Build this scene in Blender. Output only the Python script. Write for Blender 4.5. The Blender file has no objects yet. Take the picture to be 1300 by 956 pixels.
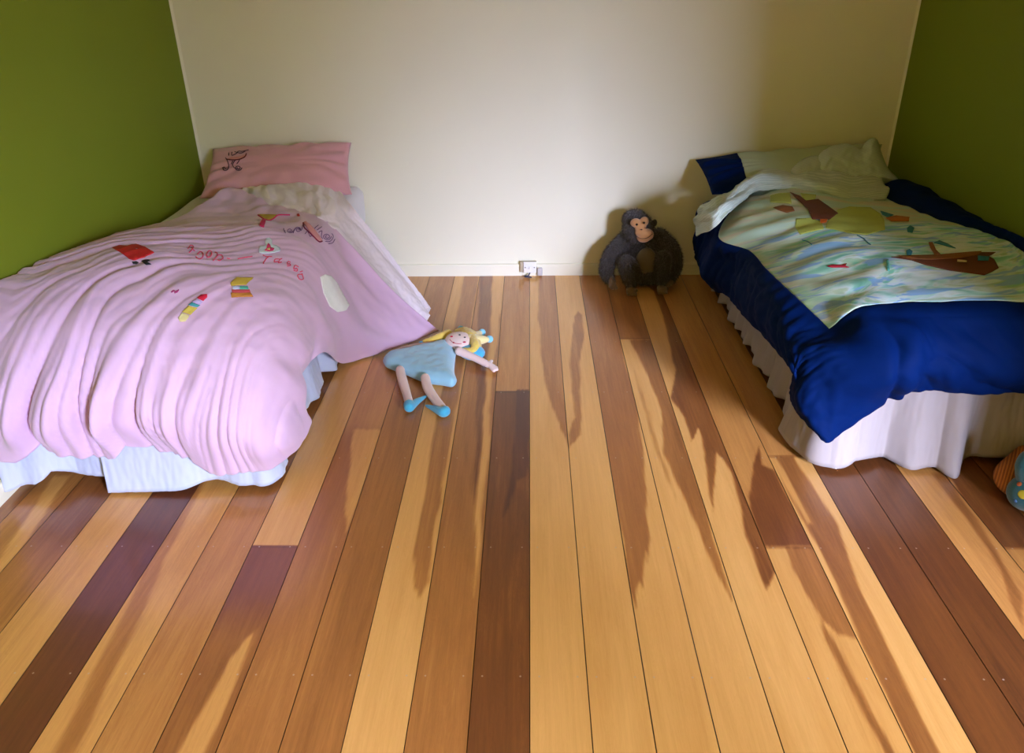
import bpy, bmesh, math, random
import numpy as np
from mathutils import Vector, Matrix
from mathutils.bvhtree import BVHTree
from mathutils.geometry import delaunay_2d_cdt

random.seed(7)
rng = np.random.default_rng(7)
scene = bpy.context.scene
COL = scene.collection

# ------------------------------------------------------------------ camera
FPX = 970.734
CAMR = np.array([[0.99968765, 0.00407371, 0.02465792],
                 [0.02033607, 0.44092297, -0.89731454],
                 [-0.01452764, 0.8975357, 0.44070241]])
HC = 1.57
cam_d = bpy.data.cameras.new('camera')
cam = bpy.data.objects.new('camera', cam_d)
COL.objects.link(cam)
cam_d.sensor_fit = 'HORIZONTAL'
cam_d.sensor_width = 36
cam_d.lens = FPX / 1300 * 36
cam_d.shift_y = -45 / 1300
cam_d.clip_start = 0.05
m4 = Matrix.Identity(4)
for i in range(3):
    for j in range(3):
        m4[i][j] = CAMR[i, j]
m4.translation = (0, 0, HC)
cam.matrix_world = m4
scene.camera = cam

# measured survey helpers: a sight line meets a horizontal / frontal / side plane of the room
def ray(px, py):
    return CAMR @ np.array([px - 650, -(py - 433), -FPX])
def Pz(px, py, z=0.0):
    r = ray(px, py); t = (z - HC) / r[2]
    return (r[0] * t, r[1] * t, z)
def Py(px, py, y):
    r = ray(px, py); t = y / r[1]
    return (r[0] * t, y, r[2] * t + HC)
def Px(px, py, x):
    r = ray(px, py); t = x / r[0]
    return (x, r[1] * t, r[2] * t + HC)

XL, XR, YB, YF, ZC = -1.755, 1.871, 4.044, -3.0, 2.78
XA, YC = 4.05, 0.45      # the room widens to the right on the camera's side of YC

# ------------------------------------------------------------------ helpers
def tag(o, label=None, cat=None, group=None, kind=None):
    if label: o['label'] = label
    if cat: o['category'] = cat
    if group: o['group'] = group
    if kind: o['kind'] = kind
    return o

def empty(name, loc, label, cat, group=None):
    o = bpy.data.objects.new(name, None)
    COL.objects.link(o)
    o.location = loc
    o.empty_display_size = 0.1
    return tag(o, label, cat, group)

def link(name, me, mat, parent=None, smooth=True):
    o = bpy.data.objects.new(name, me)
    COL.objects.link(o)
    for m in (mat if isinstance(mat, (list, tuple)) else [mat]):
        me.materials.append(m)
    if smooth:
        me.polygons.foreach_set('use_smooth', [True] * len(me.polygons))
    if parent is not None:
        o.parent = parent
        o.matrix_parent_inverse = Matrix.Translation(parent.location).inverted()
    return o

def mesh_from(verts, faces, name='m'):
    me = bpy.data.meshes.new(name)
    me.from_pydata([tuple(map(float, v)) for v in verts], [], faces)
    me.update()
    return me

def bm_obj(name, bm, mat, parent=None, smooth=True):
    me = bpy.data.meshes.new(name)
    bm.normal_update()
    bm.to_mesh(me); bm.free()
    return link(name, me, mat, parent, smooth)

def box_bm(lo, hi, bevel=0.0, seg=3, bm=None):
    bm = bm or bmesh.new()
    c = [(a + b) / 2 for a, b in zip(lo, hi)]
    s = [abs(b - a) for a, b in zip(lo, hi)]
    r = bmesh.ops.create_cube(bm, size=1)
    bmesh.ops.scale(bm, vec=s, verts=r['verts'])
    bmesh.ops.translate(bm, vec=c, verts=r['verts'])
    if bevel:
        es = list({e for v in r['verts'] for e in v.link_edges})
        bmesh.ops.bevel(bm, geom=es, offset=bevel, segments=seg, profile=0.5, affect='EDGES')
    return bm

def add_ball(bm, c, r, rot=None, seg=24):
    if not isinstance(r, (tuple, list)): r = (r, r, r)
    mat = Matrix.Translation(c) @ (rot.to_4x4() if rot else Matrix.Identity(4)) @ Matrix.Diagonal((*r, 1))
    bmesh.ops.create_uvsphere(bm, u_segments=seg, v_segments=seg // 2, radius=1, matrix=mat)

def add_tube(bm, pts, rad, sides=8, caps=True):
    pts = [Vector(p) for p in pts]
    if not isinstance(rad, (list, tuple)): rad = [rad] * len(pts)
    rings = []
    prev = None
    for i, p in enumerate(pts):
        d = (pts[min(i + 1, len(pts) - 1)] - pts[max(i - 1, 0)])
        if d.length < 1e-9: d = Vector((0, 0, 1))
        d.normalize()
        if prev is None:
            a = d.orthogonal().normalized()
        else:
            a = prev - d * prev.dot(d)
            a = a.normalized() if a.length > 1e-6 else d.orthogonal().normalized()
        prev = a
        b = d.cross(a)
        rings.append([bm.verts.new(p + (a * math.cos(t) + b * math.sin(t)) * rad[i])
                      for t in [2 * math.pi * k / sides for k in range(sides)]])
    for r0, r1 in zip(rings, rings[1:]):
        for k in range(sides):
            bm.faces.new((r0[k], r0[(k + 1) % sides], r1[(k + 1) % sides], r1[k]))
    if caps:
        bm.faces.new(rings[0][::-1]); bm.faces.new(rings[-1])

def smooth_line(pts, n=8):
    P = [Vector(p) for p in pts]
    out = []
    for i in range(len(P) - 1):
        p0 = P[max(i - 1, 0)]; p1 = P[i]; p2 = P[i + 1]; p3 = P[min(i + 2, len(P) - 1)]
        for k in range(n):
            t = k / n
            out.append(0.5 * ((2 * p1) + (p2 - p0) * t + (2 * p0 - 5 * p1 + 4 * p2 - p3) * t * t
                              + (-p0 + 3 * p1 - 3 * p2 + p3) * t ** 3))
    out.append(P[-1])
    return out

_perm = rng.permutation(512)
_ang = rng.random(512) * 2 * np.pi
def perlin(x, y, seed=0):
    x = np.asarray(x, float); y = np.asarray(y, float)
    xi = np.floor(x).astype(int); yi = np.floor(y).astype(int)
    xf = x - xi; yf = y - yi
    def g(ix, iy, dx, dy):
        h = _perm[(_perm[(ix + seed * 37) % 512] + iy) % 512]
        a = _ang[h]
        return np.cos(a) * dx + np.sin(a) * dy
    u = xf ** 3 * (xf * (xf * 6 - 15) + 10); v = yf ** 3 * (yf * (yf * 6 - 15) + 10)
    a = g(xi, yi, xf, yf); b = g(xi + 1, yi, xf - 1, yf)
    c = g(xi, yi + 1, xf, yf - 1); d = g(xi + 1, yi + 1, xf - 1, yf - 1)
    return (a + (b - a) * u + (c - a) * v + (a - b - c + d) * u * v) * 1.5

def sstep(a, b, x):
    t = np.clip((x - a) / (b - a), 0, 1)
    return t * t * (3 - 2 * t)

# ------------------------------------------------------------------ materials
class NT:
    def __init__(self, name):
        self.m = bpy.data.materials.new(name); self.m.use_nodes = True
        self.t = self.m.node_tree; self.n = self.t.nodes
        self.b = self.n['Principled BSDF']
    def new(self, ty, **kw):
        n = self.n.new(ty)
        for k, v in kw.items():
            if k in n.inputs: n.inputs[k].default_value = v
            else: setattr(n, k, v)
        return n
    def l(self, a, b): self.t.links.new(a, b)
    def math(self, op, a, b=None, c=None, clamp=False):
        n = self.n.new('ShaderNodeMath'); n.operation = op; n.use_clamp = clamp
        for i, v in enumerate((a, b, c)):
            if v is None: continue
            if isinstance(v, (int, float)): n.inputs[i].default_value = v
            else: self.l(v, n.inputs[i])
        return n.outputs[0]
    def mix(self, f, a, b, mode='MIX'):
        n = self.n.new('ShaderNodeMix'); n.data_type = 'RGBA'; n.blend_type = mode
        for i, v in ((0, f), (6, a), (7, b)):
            if isinstance(v, (int, float)): n.inputs[i].default_value = v
            elif isinstance(v, (tuple, list)): n.inputs[i].default_value = (*v[:3], 1)
            else: self.l(v, n.inputs[i])
        return n.outputs[2]
    def ramp(self, f, stops, interp='LINEAR'):
        n = self.n.new('ShaderNodeValToRGB'); cr = n.color_ramp; cr.interpolation = interp
        while len(cr.elements) < len(stops): cr.elements.new(0.5)
        for e, (p, c) in zip(cr.elements, stops):
            e.position = p; e.color = (*c, 1)
        self.l(f, n.inputs[0])
        return n.outputs[0]
    def coord(self, scale=(1, 1, 1), kind='Object', rot=(0, 0, 0)):
        tc = self.n.new('ShaderNodeTexCoord'); mp = self.n.new('ShaderNodeMapping')
        mp.inputs['Scale'].default_value = scale; mp.inputs['Rotation'].default_value = rot
        self.l(tc.outputs[kind], mp.inputs[0]); return mp.outputs[0]
    def noise(self, vec, scale, detail=3, rough=0.5, dist=0.0):
        n = self.new('ShaderNodeTexNoise', Scale=scale, Detail=detail, Roughness=rough, Distortion=dist)
        self.l(vec, n.inputs['Vector']); return n.outputs['Fac']
    def bump(self, h, strength, dist):
        n = self.new('ShaderNodeBump', Strength=strength, Distance=dist)
        self.l(h, n.inputs['Height']); self.l(n.outputs[0], self.b.inputs['Normal'])
    def base(self, c):
        if isinstance(c, (tuple, list)): self.b.inputs['Base Color'].default_value = (*c[:3], 1)
        else: self.l(c, self.b.inputs['Base Color'])
    def set(self, **kw):
        for k, v in kw.items(): self.b.inputs[k.replace('_', ' ')].default_value = v

def fabric(name, c, var=0.08, weave=420, bump=0.12, rough=0.85, sheen=0.25, soft=0.0):
    m = NT(name); v = m.coord()
    n1 = m.noise(v, 9, 3); n2 = m.noise(v, weave, 2)
    dark = tuple(x * (1 - var) for x in c); light = tuple(min(1, x * (1 + var * 0.6)) for x in c)
    col = m.mix(n1, dark, light)
    m.base(col); m.set(Roughness=rough)
    m.b.inputs['Sheen Weight'].default_value = sheen
    m.b.inputs['Sheen Roughness'].default_value = 0.5
    m.bump(n2, bump, 0.0015)
    if soft: m.b.inputs['Subsurface Weight'].default_value = soft
    return m.m

def paint(name, c, rough=0.55, bump=0.05, scale=120):
    m = NT(name); v = m.coord()
    n1 = m.noise(v, 2.2, 4); n2 = m.noise(v, scale, 3)
    m.base(m.mix(n1, tuple(x * 0.96 for x in c), tuple(min(1, x * 1.03) for x in c)))
    m.set(Roughness=rough); m.bump(n2, bump, 0.001)
    m.b.inputs['Specular IOR Level'].default_value = .2
    return m.m

def plush(name, c, var=0.25):
    m = NT(name); v = m.coord()
    n = m.noise(v, 260, 3, 0.7); n1 = m.noise(v, 20, 3)
    col = m.mix(n1, tuple(x * (1 - var) for x in c), tuple(min(1, x * (1 + var * .4)) for x in c))
    m.base(col); m.set(Roughness=0.95)
    m.b.inputs['Sheen Weight'].default_value = 0.5
    m.bump(n, 0.5, 0.002)
    return m.m

M = {}
M['white_wall'] = paint('white_wall_paint', (0.80, 0.775, 0.59))
M['trim'] = paint('trim_paint', (0.80, 0.775, 0.60), 0.35, 0.02)
M['green_wall'] = paint('olive_green_wall_paint', (0.190, 0.250, 0.016), 0.6)
M['ceiling'] = paint('ceiling_paint', (0.72, 0.70, 0.60))
M['pink'] = fabric('pink_cotton', (0.68, 0.465, 0.68), 0.05)
M['pink_pillow'] = fabric('rose_pink_cotton', (0.70, 0.36, 0.41), 0.06)
M['pale_pink'] = fabric('pale_pink_lining', (0.82, 0.74, 0.80), 0.05)
M['white'] = fabric('white_cotton', (0.78, 0.78, 0.84), 0.04)
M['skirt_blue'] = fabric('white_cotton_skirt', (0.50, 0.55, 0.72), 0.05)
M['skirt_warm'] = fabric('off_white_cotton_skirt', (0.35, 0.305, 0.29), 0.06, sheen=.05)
M['navy'] = fabric('navy_cotton', (0.0001, 0.010, 0.070), 0.2, rough=0.75, sheen=0.0)
M['navy'].node_tree.nodes['Principled BSDF'].inputs['Specular IOR Level'].default_value = .05
M['teal_plush'] = plush('teal_plush', (0.01, 0.11, 0.13))
M['base'] = fabric('grey_divan_fabric', (0.35, 0.33, 0.32))
M['mattress'] = fabric('mattress_ticking', (0.7, 0.7, 0.72))
M['leg'] = paint('dark_castor', (0.03, 0.03, 0.03), 0.4)

def stripes_mat():
    m = NT('pale_green_striped_sheet')
    v = m.coord(kind='UV')
    sp = m.n.new('ShaderNodeSeparateXYZ'); m.l(v, sp.inputs[0])
    s = m.math('SINE', m.math('MULTIPLY', sp.outputs[1], 150.0))
    s = m.math('MULTIPLY_ADD', s, 0.5, 0.5)
    n1 = m.noise(m.coord(), 10, 3)
    col = m.mix(s, (0.42, 0.52, 0.44), (0.58, 0.65, 0.56))
    col = m.mix(m.math('MULTIPLY', n1, 0.15), col, (0.45, 0.5, 0.42))
    m.base(col); m.set(Roughness=0.85)
    return m.m
M['striped'] = stripes_mat()
M['pale_green'] = fabric('pale_green_cotton', (0.42, 0.51, 0.33), 0.06)

def sea_mat():
    m = NT('sea_print_cotton')
    tc = m.n.new('ShaderNodeTexCoord')
    sp = m.n.new('ShaderNodeSeparateXYZ'); m.l(tc.outputs['UV'], sp.inputs[0])
    def brush(su, sv, warp, off):
        # long brush strokes running across the panel
        cb = m.n.new('ShaderNodeCombineXYZ')
        bend = m.math('MULTIPLY', m.math('POWER', m.math('SUBTRACT', sp.outputs[0], 2.2), 2.0), 0.10)
        m.l(m.math('MULTIPLY', sp.outputs[0], su), cb.inputs[0])
        m.l(m.math('MULTIPLY', m.math('ADD', sp.outputs[1], bend), sv), cb.inputs[1])
        cb.inputs[2].default_value = off
        return m.noise(cb.outputs[0], 1.0, 3, 0.55, warp)
    a = brush(1.1, 4.6, 0.7, 1.0)
    b = brush(1.3, 5.5, 0.5, 7.0)
    c = brush(0.9, 3.0, 0.9, 13.0)
    col = m.ramp(a, [(0.30, (0.16, 0.50, 0.38)), (0.40, (0.28, 0.64, 0.54)), (0.47, (0.48, 0.78, 0.74)),
                     (0.52, (0.64, 0.80, 0.82)), (0.58, (0.44, 0.62, 0.44)), (0.68, (0.20, 0.58, 0.40))])
    blue = m.ramp(b, [(0.54, (0, 0, 0)), (0.58, (1, 1, 1))])
    col = m.mix(m.math('MULTIPLY', blue, .85), col, (0.22, 0.46, 0.80))
    pale = m.ramp(c, [(0.53, (0, 0, 0)), (0.60, (1, 1, 1))])
    col = m.mix(m.math('MULTIPLY', pale, 0.65), col, (0.76, 0.86, 0.88))
    # left edge of the print is greener
    ge = m.math('SUBTRACT', 1.0, m.math('MULTIPLY', m.math('SUBTRACT', sp.outputs[0], 0.0), 1.25), clamp=True)
    grn = m.mix(blue, m.ramp(a, [(0.4, (0.22, 0.36, 0.16)), (0.55, (0.30, 0.42, 0.20)), (0.62, (0.45, 0.42, 0.27))]),
                (0.16, 0.23, 0.28))
    col = m.mix(ge, col, grn)
    # head end is plain pale green sky
    v2 = m.math('ADD', sp.outputs[1], m.math('MULTIPLY', a, 0.9))
    sky = m.ramp(m.math('DIVIDE', v2, 6.0), [(0.50, (1, 1, 1)), (0.57, (0, 0, 0))])
    skyc = m.ramp(c, [(0.4, (0.42, 0.60, 0.48)), (0.5, (0.48, 0.60, 0.42)), (0.6, (0.54, 0.54, 0.38))])
    col = m.mix(sky, col, skyc)
    m.base(col); m.set(Roughness=0.8)
    m.bump(m.noise(m.coord(), 420, 2), 0.12, 0.0015)
    return m.m
M['sea'] = sea_mat()

def floor_mat():
    m = NT('varnished_heart_and_sap_boards')
    at = m.n.new('ShaderNodeVertexColor'); at.layer_name = 'wood'
    sp = m.n.new('ShaderNodeSeparateColor'); m.l(at.outputs['Color'], sp.inputs[0])
    tone, red, rnd = sp.outputs[0], sp.outputs[1], sp.outputs[2]
    tc = m.n.new('ShaderNodeTexCoord')
    s3 = m.n.new('ShaderNodeSeparateXYZ'); m.l(tc.outputs['Object'], s3.inputs[0])
    def gr(sx, sy, sc, det, dist):
        cb = m.n.new('ShaderNodeCombineXYZ')
        m.l(m.math('MULTIPLY', s3.outputs[0], sx), cb.inputs[0])
        m.l(m.math('MULTIPLY', s3.outputs[1], sy), cb.inputs[1])
        m.l(m.math('MULTIPLY', rnd, 37.0), cb.inputs[2])
        return m.noise(cb.outputs[0], sc, det, 0.6, dist)
    g1 = gr(9, 0.8, 1.6, 4, 1.2)      # broad figure
    g2 = gr(60, 1.6, 2.0, 3, 0.4)    # fine lines
    g3 = gr(14, 1.3, 2.4, 3, 2.5)    # cathedral swirls
    w = m.math('SINE', m.math('MULTIPLY', g3, 55.0))
    t = m.math('ADD', tone, m.math('MULTIPLY', m.math('SUBTRACT', g1, 0.5), 0.34))
    t = m.math('ADD', t, m.math('MULTIPLY', m.math('SUBTRACT', g2, 0.5), 0.20))
    t = m.math('ADD', t, m.math('MULTIPLY', w, 0.016), clamp=True)
    col = m.ramp(t, [(0.0, (0.82, 0.46, 0.145)), (0.22, (0.68, 0.34, 0.090)), (0.45, (0.44, 0.18, 0.045)),
                     (0.70, (0.21, 0.070, 0.018)), (1.0, (0.055, 0.017, 0.008))])
    col = m.mix(m.math('MULTIPLY', red, 0.75), col, m.mix(0.5, col, (0.28, 0.075, 0.042)))
    # filled nail holes in pairs on every joist
    fy = m.math('ABSOLUTE', m.math('SUBTRACT', m.math('FRACT', m.math('DIVIDE', m.math('SUBTRACT', s3.outputs[1], 1.325 - 0.2325), 0.465)), 0.5))
    dy = m.math('MULTIPLY', fy, 0.465)
    fx = m.math('ABSOLUTE', m.math('SUBTRACT', m.math('FRACT', m.math('DIVIDE', m.math('ADD', s3.outputs[0], 0.006), 0.1405)), 0.5))
    dx = m.math('ABSOLUTE', m.math('SUBTRACT', m.math('MULTIPLY', fx, 0.1405), 0.047))
    d2 = m.math('ADD', m.math('MULTIPLY', dx, dx), m.math('MULTIPLY', dy, dy))
    nail = m.math('LESS_THAN', d2, 0.0025 ** 2)
    col = m.mix(m.math('MULTIPLY', nail, 0.65), col, (0.55, 0.42, 0.32))
    m.base(col)
    m.set(Roughness=0.30)
    m.b.inputs['Coat Weight'].default_value = 0.35
    m.b.inputs['Coat Roughness'].default_value = 0.16
    rr = m.math('MULTIPLY_ADD', g1, 0.16, 0.24); m.l(rr, m.b.inputs['Roughness'])
    m.bump(g2, 0.06, 0.001)
    return m.m
M['floor'] = floor_mat()
def flat(name, c, rough=0.7, metal=0.0):
    k = 'f_' + name
    if k not in M:
        m = NT(name); v = m.coord()
        m.base(m.mix(m.noise(v, 40, 2), tuple(x * .9 for x in c), tuple(min(1, x * 1.05) for x in c)))
        m.set(Roughness=rough, Metallic=metal); M[k] = m.m
    return M[k]

# ------------------------------------------------------------------ floor boards
BX0, BW = -0.006, 0.1405
K0, K1 = -13, 14
XB_ = XR + .12
L, L2, MM, MD, D, DD = 0.08, 0.22, 0.46, 0.62, 0.80, 0.97
segs = {  # board -> [(photo row where it starts going away from the camera, tone, redness)]
 -13: [(990, MM, 0), (700, MD, 0)], -12: [(990, MM, 0)], -11: [(990, MM, 0), (700, MD, .2)], -10: [(990, L2+.03, 0)],
 -9: [(990, D+.08, .5)], -8: [(990, L2+.05, 0)], -7: [(990, MM-.06, 0), (640, MD-.05, 0)],
 -6: [(990, MD-.06, .1), (775, D-.06, .9), (694, L+.06, .15)], -5: [(990, MM, .1), (800, MM, .4), (694, MM, .8), (547, L2+.05, .5)],  # far ends: pink duvet's reflection is put into tone and redness
 -4: [(990, MM+.05, 0), (510, MM-.03, .3)], -3: [(990, L+.03, 0)], -2: [(990, MM+.02, 0), (505, MM-.04, .2)],
 -1: [(990, D-.08, 0), (600, D-.06, .2), (497, MM-.1, .2)], 0: [(990, L, 0)], 1: [(990, L+.02, 0)], 2: [(990, L+.03, 0)],
 3: [(990, L+.02, 0), (431, MM+.02, .1)], 4: [(990, L+.03, 0)], 5: [(990, L2-.05, 0), (694, L2+.12, 0)],
 6: [(990, L+.04, 0), (580, L2+.12, 0)], 7: [(990, D-.02, .0)], 8: [(990, D+.02, .0)], 9: [(990, .34, 0)],  # last board and the next toned darker, carrying the right side's shade
 10: [(990, .36, 0), (694, D-.1, 0)], 11: [(990, MM, 0), (640, MD, 0)], 12: [(990, MM, 0)], 13: [(990, MM, 0)]}
patches = [  # (board, tone, red, outline as seen) sap / heart wood figures
 (-12, L2, 0, [(-30,760),(-6,760),(30,695),(88,604),(70,604),(12,690)]),
 (-8, MM, 0, [(122,870),(147,870),(170,800),(205,720),(240,650),(258,610),(248,610),(225,648),(185,720),(150,790)]),
 (-6, L2, .0, [(262,870),(299,870),(326,800),(312,812),(290,838)]),
 (-5, L2-.02, .2, [(439,676),(436,640),(441,610),(447,575),(449,545),(500,545),(480,580)]),
 (-3, MM, .0, [(589,350),(607,350),(601,400),(592,450),(582,505),(575,545),(569,585),(558,616),(558,637),(551,662),(548,705),(543,737),(529,762),(523,742),(525,704),(533,655),(540,615),(549,562),(556,520),(564,480),(572,440),(580,400)]),
 (-2, L2-.1, 0, [(625,345),(643,345),(636,400),(631,440),(623,500),(620,560),(611,680),(602,757),(603,700),(606,620),(611,560),(615,513),(620,461),(623,409)]),
 (-2, MD+.05, .1, [(609,345),(625,345),(622,409),(618,461),(614,513),(610,560),(606,620),(602,640),(603,560),(605,500),(604,440),(606,400)]),
 (-1, DD, .6, [(656,495),(672,495),(672,585),(668,605),(655,610),(648,640),(640,655),(648,600),(654,560)]),
 (0, MM-.02, .15, [(684,345),(705,345),(708,370),(711,410),(716,480),(727,575),(714,550),(702,517),(692,482),(686,444),(683,402)]),
 (1, MM+.02, .1, [(729,402),(733,395),(739,400),(741,426),(738,454),(736,496),(739,534),(737,552),(722,570),(723,552),(730,530),(726,496),(724,454),(725,426)]),
 (2, MM+.02, .45, [(735,345),(770,345),(787,430),(806,500),(812,540),(816,560),(820,620),(823,680),(822,715),(819,700),(817,745),(812,740),(808,770),(801,745),(760,520)]),
 (3, MD-.08, .1, [(800,431),(830,431),(850,490),(862,530),(876,580),(890,620),(905,680),(930,762),(910,725),(884,668),(862,620),(845,575),(838,520),(825,480)]),
 (3, L2+.14, .1, [(806,470),(812,490),(822,520),(836,560),(850,600),(860,640),(848,610),(830,560),(812,505)]),
 (4, MD+.02, .15, [(800,345),(840,345),(860,400),(881,460),(905,505),(935,580),(960,650),(988,720),(972,749),(966,735),(955,700),(946,680),(938,640),(926,600),(915,582),(908,575),(906,615),(905,650),(899,620),(893,575),(886,545),(877,560),(870,530),(852,505),(858,470),(848,430),(842,400),(830,370)]),
 (5, D-.1, .2, [(952,608),(958,582),(963,566),(968,590),(985,598),(1035,694),(968,694),(950,645)]),
 (5, MM+.04, 0, [(995,694),(1045,694),(1100,800),(1092,812),(1066,806),(1045,788),(1020,750),(1003,722)]),
 (5, MM+.08, 0, [(1040,785),(1050,800),(1072,835),(1096,870),(1084,870),(1062,840),(1046,812)]),
 (6, MM+.12, .1, [(978,580),(1010,580),(1018,592),(1042,631),(1065,668),(1078,706),(1094,745),(1112,787),(1143,868),(1115,868),(1060,740),(1030,680)]),
 (6, L2+.05, 0, [(973,575),(983,575),(1000,600),(1020,640),(1032,665),(1026,665),(1005,628)]),
 (9, MM+.1, 0, [(1182,600),(1200,600),(1262,694),(1300,760),(1300,800),(1270,720)]),
 (10, L2+.12, 0, [(1199,600),(1203,600),(1262,694),(1300,740),(1300,748),(1256,694)]),
 (8, MM+.05, 0, [(1060,575),(1068,575),(1085,600),(1080,600)]),
]
def in_poly(x, y, poly):
    c = np.zeros(x.shape, bool)
    n = len(poly)
    for i in range(n):
        x1, y1 = poly[i]; x2, y2 = poly[(i + 1) % n]
        if y1 == y2: continue
        cond = ((y1 > y) != (y2 > y)) & (x < (x2 - x1) * (y - y1) / (y2 - y1) + x1)
        c ^= cond
    return c
rows = np.concatenate([np.arange(YF, 1.0, 0.2), np.arange(1.0, YB - 0.001, 0.0085), [YB]])
NXc = 21
rows_all = rows
V, F, C = [], [], []
vbase = 0
for k in range(K0, K1 + 20):
    wide = k >= K1
    rows = rows_all if not wide else np.array([YF, 0.0, YC])
    xa, xb = BX0 + BW * k, BX0 + BW * (k + 1)
    gap = 0.0011 if k < 1 else 0.0014
    xs = np.linspace(max(xa + gap, XL), min(xb - gap, XA if wide else XB_), 3 if wide else NXc)
    if xs[-1] <= xs[0]: continue
    joints = []
    gx, gy = np.meshgrid(xs, rows)
    tone = np.zeros_like(gx); redv = np.zeros_like(gx); rnd = np.zeros_like(gx)
    sg = segs.get(k, [(990, MM, 0)])
    wob = gy + 0.0
    for si, (pyy, tn, rd) in enumerate(sg):
        y0 = -9 if pyy > 900 else Pz(650, pyy)[1]
        if pyy in (694, 497, 431, 580) and abs(tn - sg[max(si - 1, 0)][1]) > 0.1:
            w = (gy > y0).astype(float); joints.append(y0)
            rnd = np.where(gy > y0, (si * 0.37 + k * 0.131) % 1, rnd)
        else:
            w = sstep(y0 - 0.12, y0 + 0.12, gy) if si else np.ones_like(gy)
            if not si: rnd[:] = (k * 0.173) % 1
        tone = tone * (1 - w) + tn * w; redv = redv * (1 - w) + rd * w
    for (bk, tn, rd, poly) in patches:
        if bk != k: continue
        poly = [(a, b) if b < 866 else (672 - (672 - a) * 1060 / (b + 44), 1016) for a, b in poly]   # runs on towards the camera
        wp = [Pz(a, b, 0)[:2] for a, b in poly]
        nx = gx + 0.0075 * perlin(gy * 3.2, gx * 5, bk + 30) + 0.003 * perlin(gy * 8, gx * 6, bk + 60) + 0.0012 * perlin(gy * 17, gx * 20, 5)
        ny = gy + 0.0
        ins_ = in_poly(nx, ny, wp)
        dm = np.full(gx.shape, 9.0)
        for (ax_, ay_), (bx_, by_) in zip(wp, wp[1:] + wp[:1]):
            ex, ey = bx_ - ax_, by_ - ay_
            tt = np.clip(((nx - ax_) * ex + (ny - ay_) * ey) / (ex * ex + ey * ey + 1e-12), 0, 1)
            dm = np.minimum(dm, np.hypot(nx - ax_ - ex * tt, (ny - ay_ - ey * tt) * .5))
        sd = np.where(ins_, dm, -dm) + .0035 * perlin(gx * 130, gy * 2.2, bk + 40)
        m2 = sstep(-.005, .006, sd)
        tone = tone * (1 - m2) + tn * m2; redv = redv * (1 - m2) + rd * m2
    for y0 in joints:   # butt joint line
        jl = np.abs(gy - y0) < 0.006
        tone = np.where(jl, np.minimum(1, tone + 0.18), tone)
    nr, nc = gx.shape
    V.append(np.stack([gx, gy, np.zeros_like(gx)], -1).reshape(-1, 3))
    C.append(np.stack([tone, redv, rnd, np.ones_like(gx)], -1).reshape(-1, 4))
    idx = np.arange(nr * nc).reshape(nr, nc) + vbase
    F.append(np.stack([idx[:-1, :-1], idx[:-1, 1:], idx[1:, 1:], idx[1:, :-1]], -1).reshape(-1, 4))
    vbase += nr * nc
V = np.concatenate(V); C = np.concatenate(C); F = np.concatenate(F)
# dark bed of the gaps between the boards
gb = len(V)
V = np.concatenate([V, [[XL, YF, -0.005], [XA, YF, -0.005], [XA, YB, -0.005], [XL, YB, -0.005],
                        [XL, YF, -0.06], [XA, YF, -0.06], [XA, YB, -0.06], [XL, YB, -0.06]]])
C = np.concatenate([C, np.tile([1.0, 0, 0, 1], (8, 1))])
F = np.concatenate([F, [[gb, gb+1, gb+2, gb+3], [gb+7, gb+6, gb+5, gb+4], [gb, gb+4, gb+5, gb+1],
                        [gb+1, gb+5, gb+6, gb+2], [gb+2, gb+6, gb+7, gb+3], [gb+3, gb+7, gb+4, gb]]])
def np_mesh(V, F, name='m'):
    me = bpy.data.meshes.new(name)
    me.vertices.add(len(V)); me.vertices.foreach_set('co', np.asarray(V, np.float32).ravel())
    n = F.shape[1]
    me.loops.add(F.size); me.loops.foreach_set('vertex_index', F.ravel().astype(np.int32))
    me.polygons.add(len(F)); me.polygons.foreach_set('loop_start', np.arange(0, F.size, n, dtype=np.int32))
    me.update(calc_edges=True); me.validate()
    return me
me = np_mesh(V, F, 'floor')
ca = me.color_attributes.new('wood', 'FLOAT_COLOR', 'POINT')
ca.data.foreach_set('color', C.astype(np.float32).ravel())
floor = link('floor', me, M['floor'], smooth=False)
tag(floor, kind='structure')

# ------------------------------------------------------------------ room shell
def struct(name, bm, mat, smooth=False):
    return tag(bm_obj(name, bm, mat, None, smooth), kind='structure')
T = 0.14
TR_ = 0.26
struct('wall_back', box_bm((XL - T, YB, -0.06), (XR + T, YB + T, ZC)), M['white_wall'])
struct('wall_left', box_bm((XL - T, YF, -0.06), (XL, YB, ZC)), M['green_wall'])
WX0, WX1, WZ0, WZ1 = 2.48, 3.55, 0.85, 2.66
struct('wall_right', box_bm((XR, YC, -0.06), (XR + .12, YB, ZC)), M['green_wall'])
struct('wall_alcove_back', box_bm((XR + .12, YC, -0.06), (XA + T, YC + T, ZC)), M['green_wall'])
struct('wall_alcove_right', box_bm((XA, YF, -0.06), (XA + T, YC, ZC)), M['green_wall'])
bm = box_bm((XL - T, YF - T, -0.06), (WX0, YF, ZC))
box_bm((WX1, YF - T, -0.06), (XA + T, YF, ZC), bm=bm)
box_bm((WX0, YF - T, -0.06), (WX1, YF, WZ0), bm=bm)
box_bm((WX0, YF - T, WZ1), (WX1, YF, ZC), bm=bm)
struct('wall_front', bm, M['green_wall'])
struct('ceiling', box_bm((XL - T, YF - T, ZC), (XA + T, YB + T, ZC + 0.1)), M['ceiling'])
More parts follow.
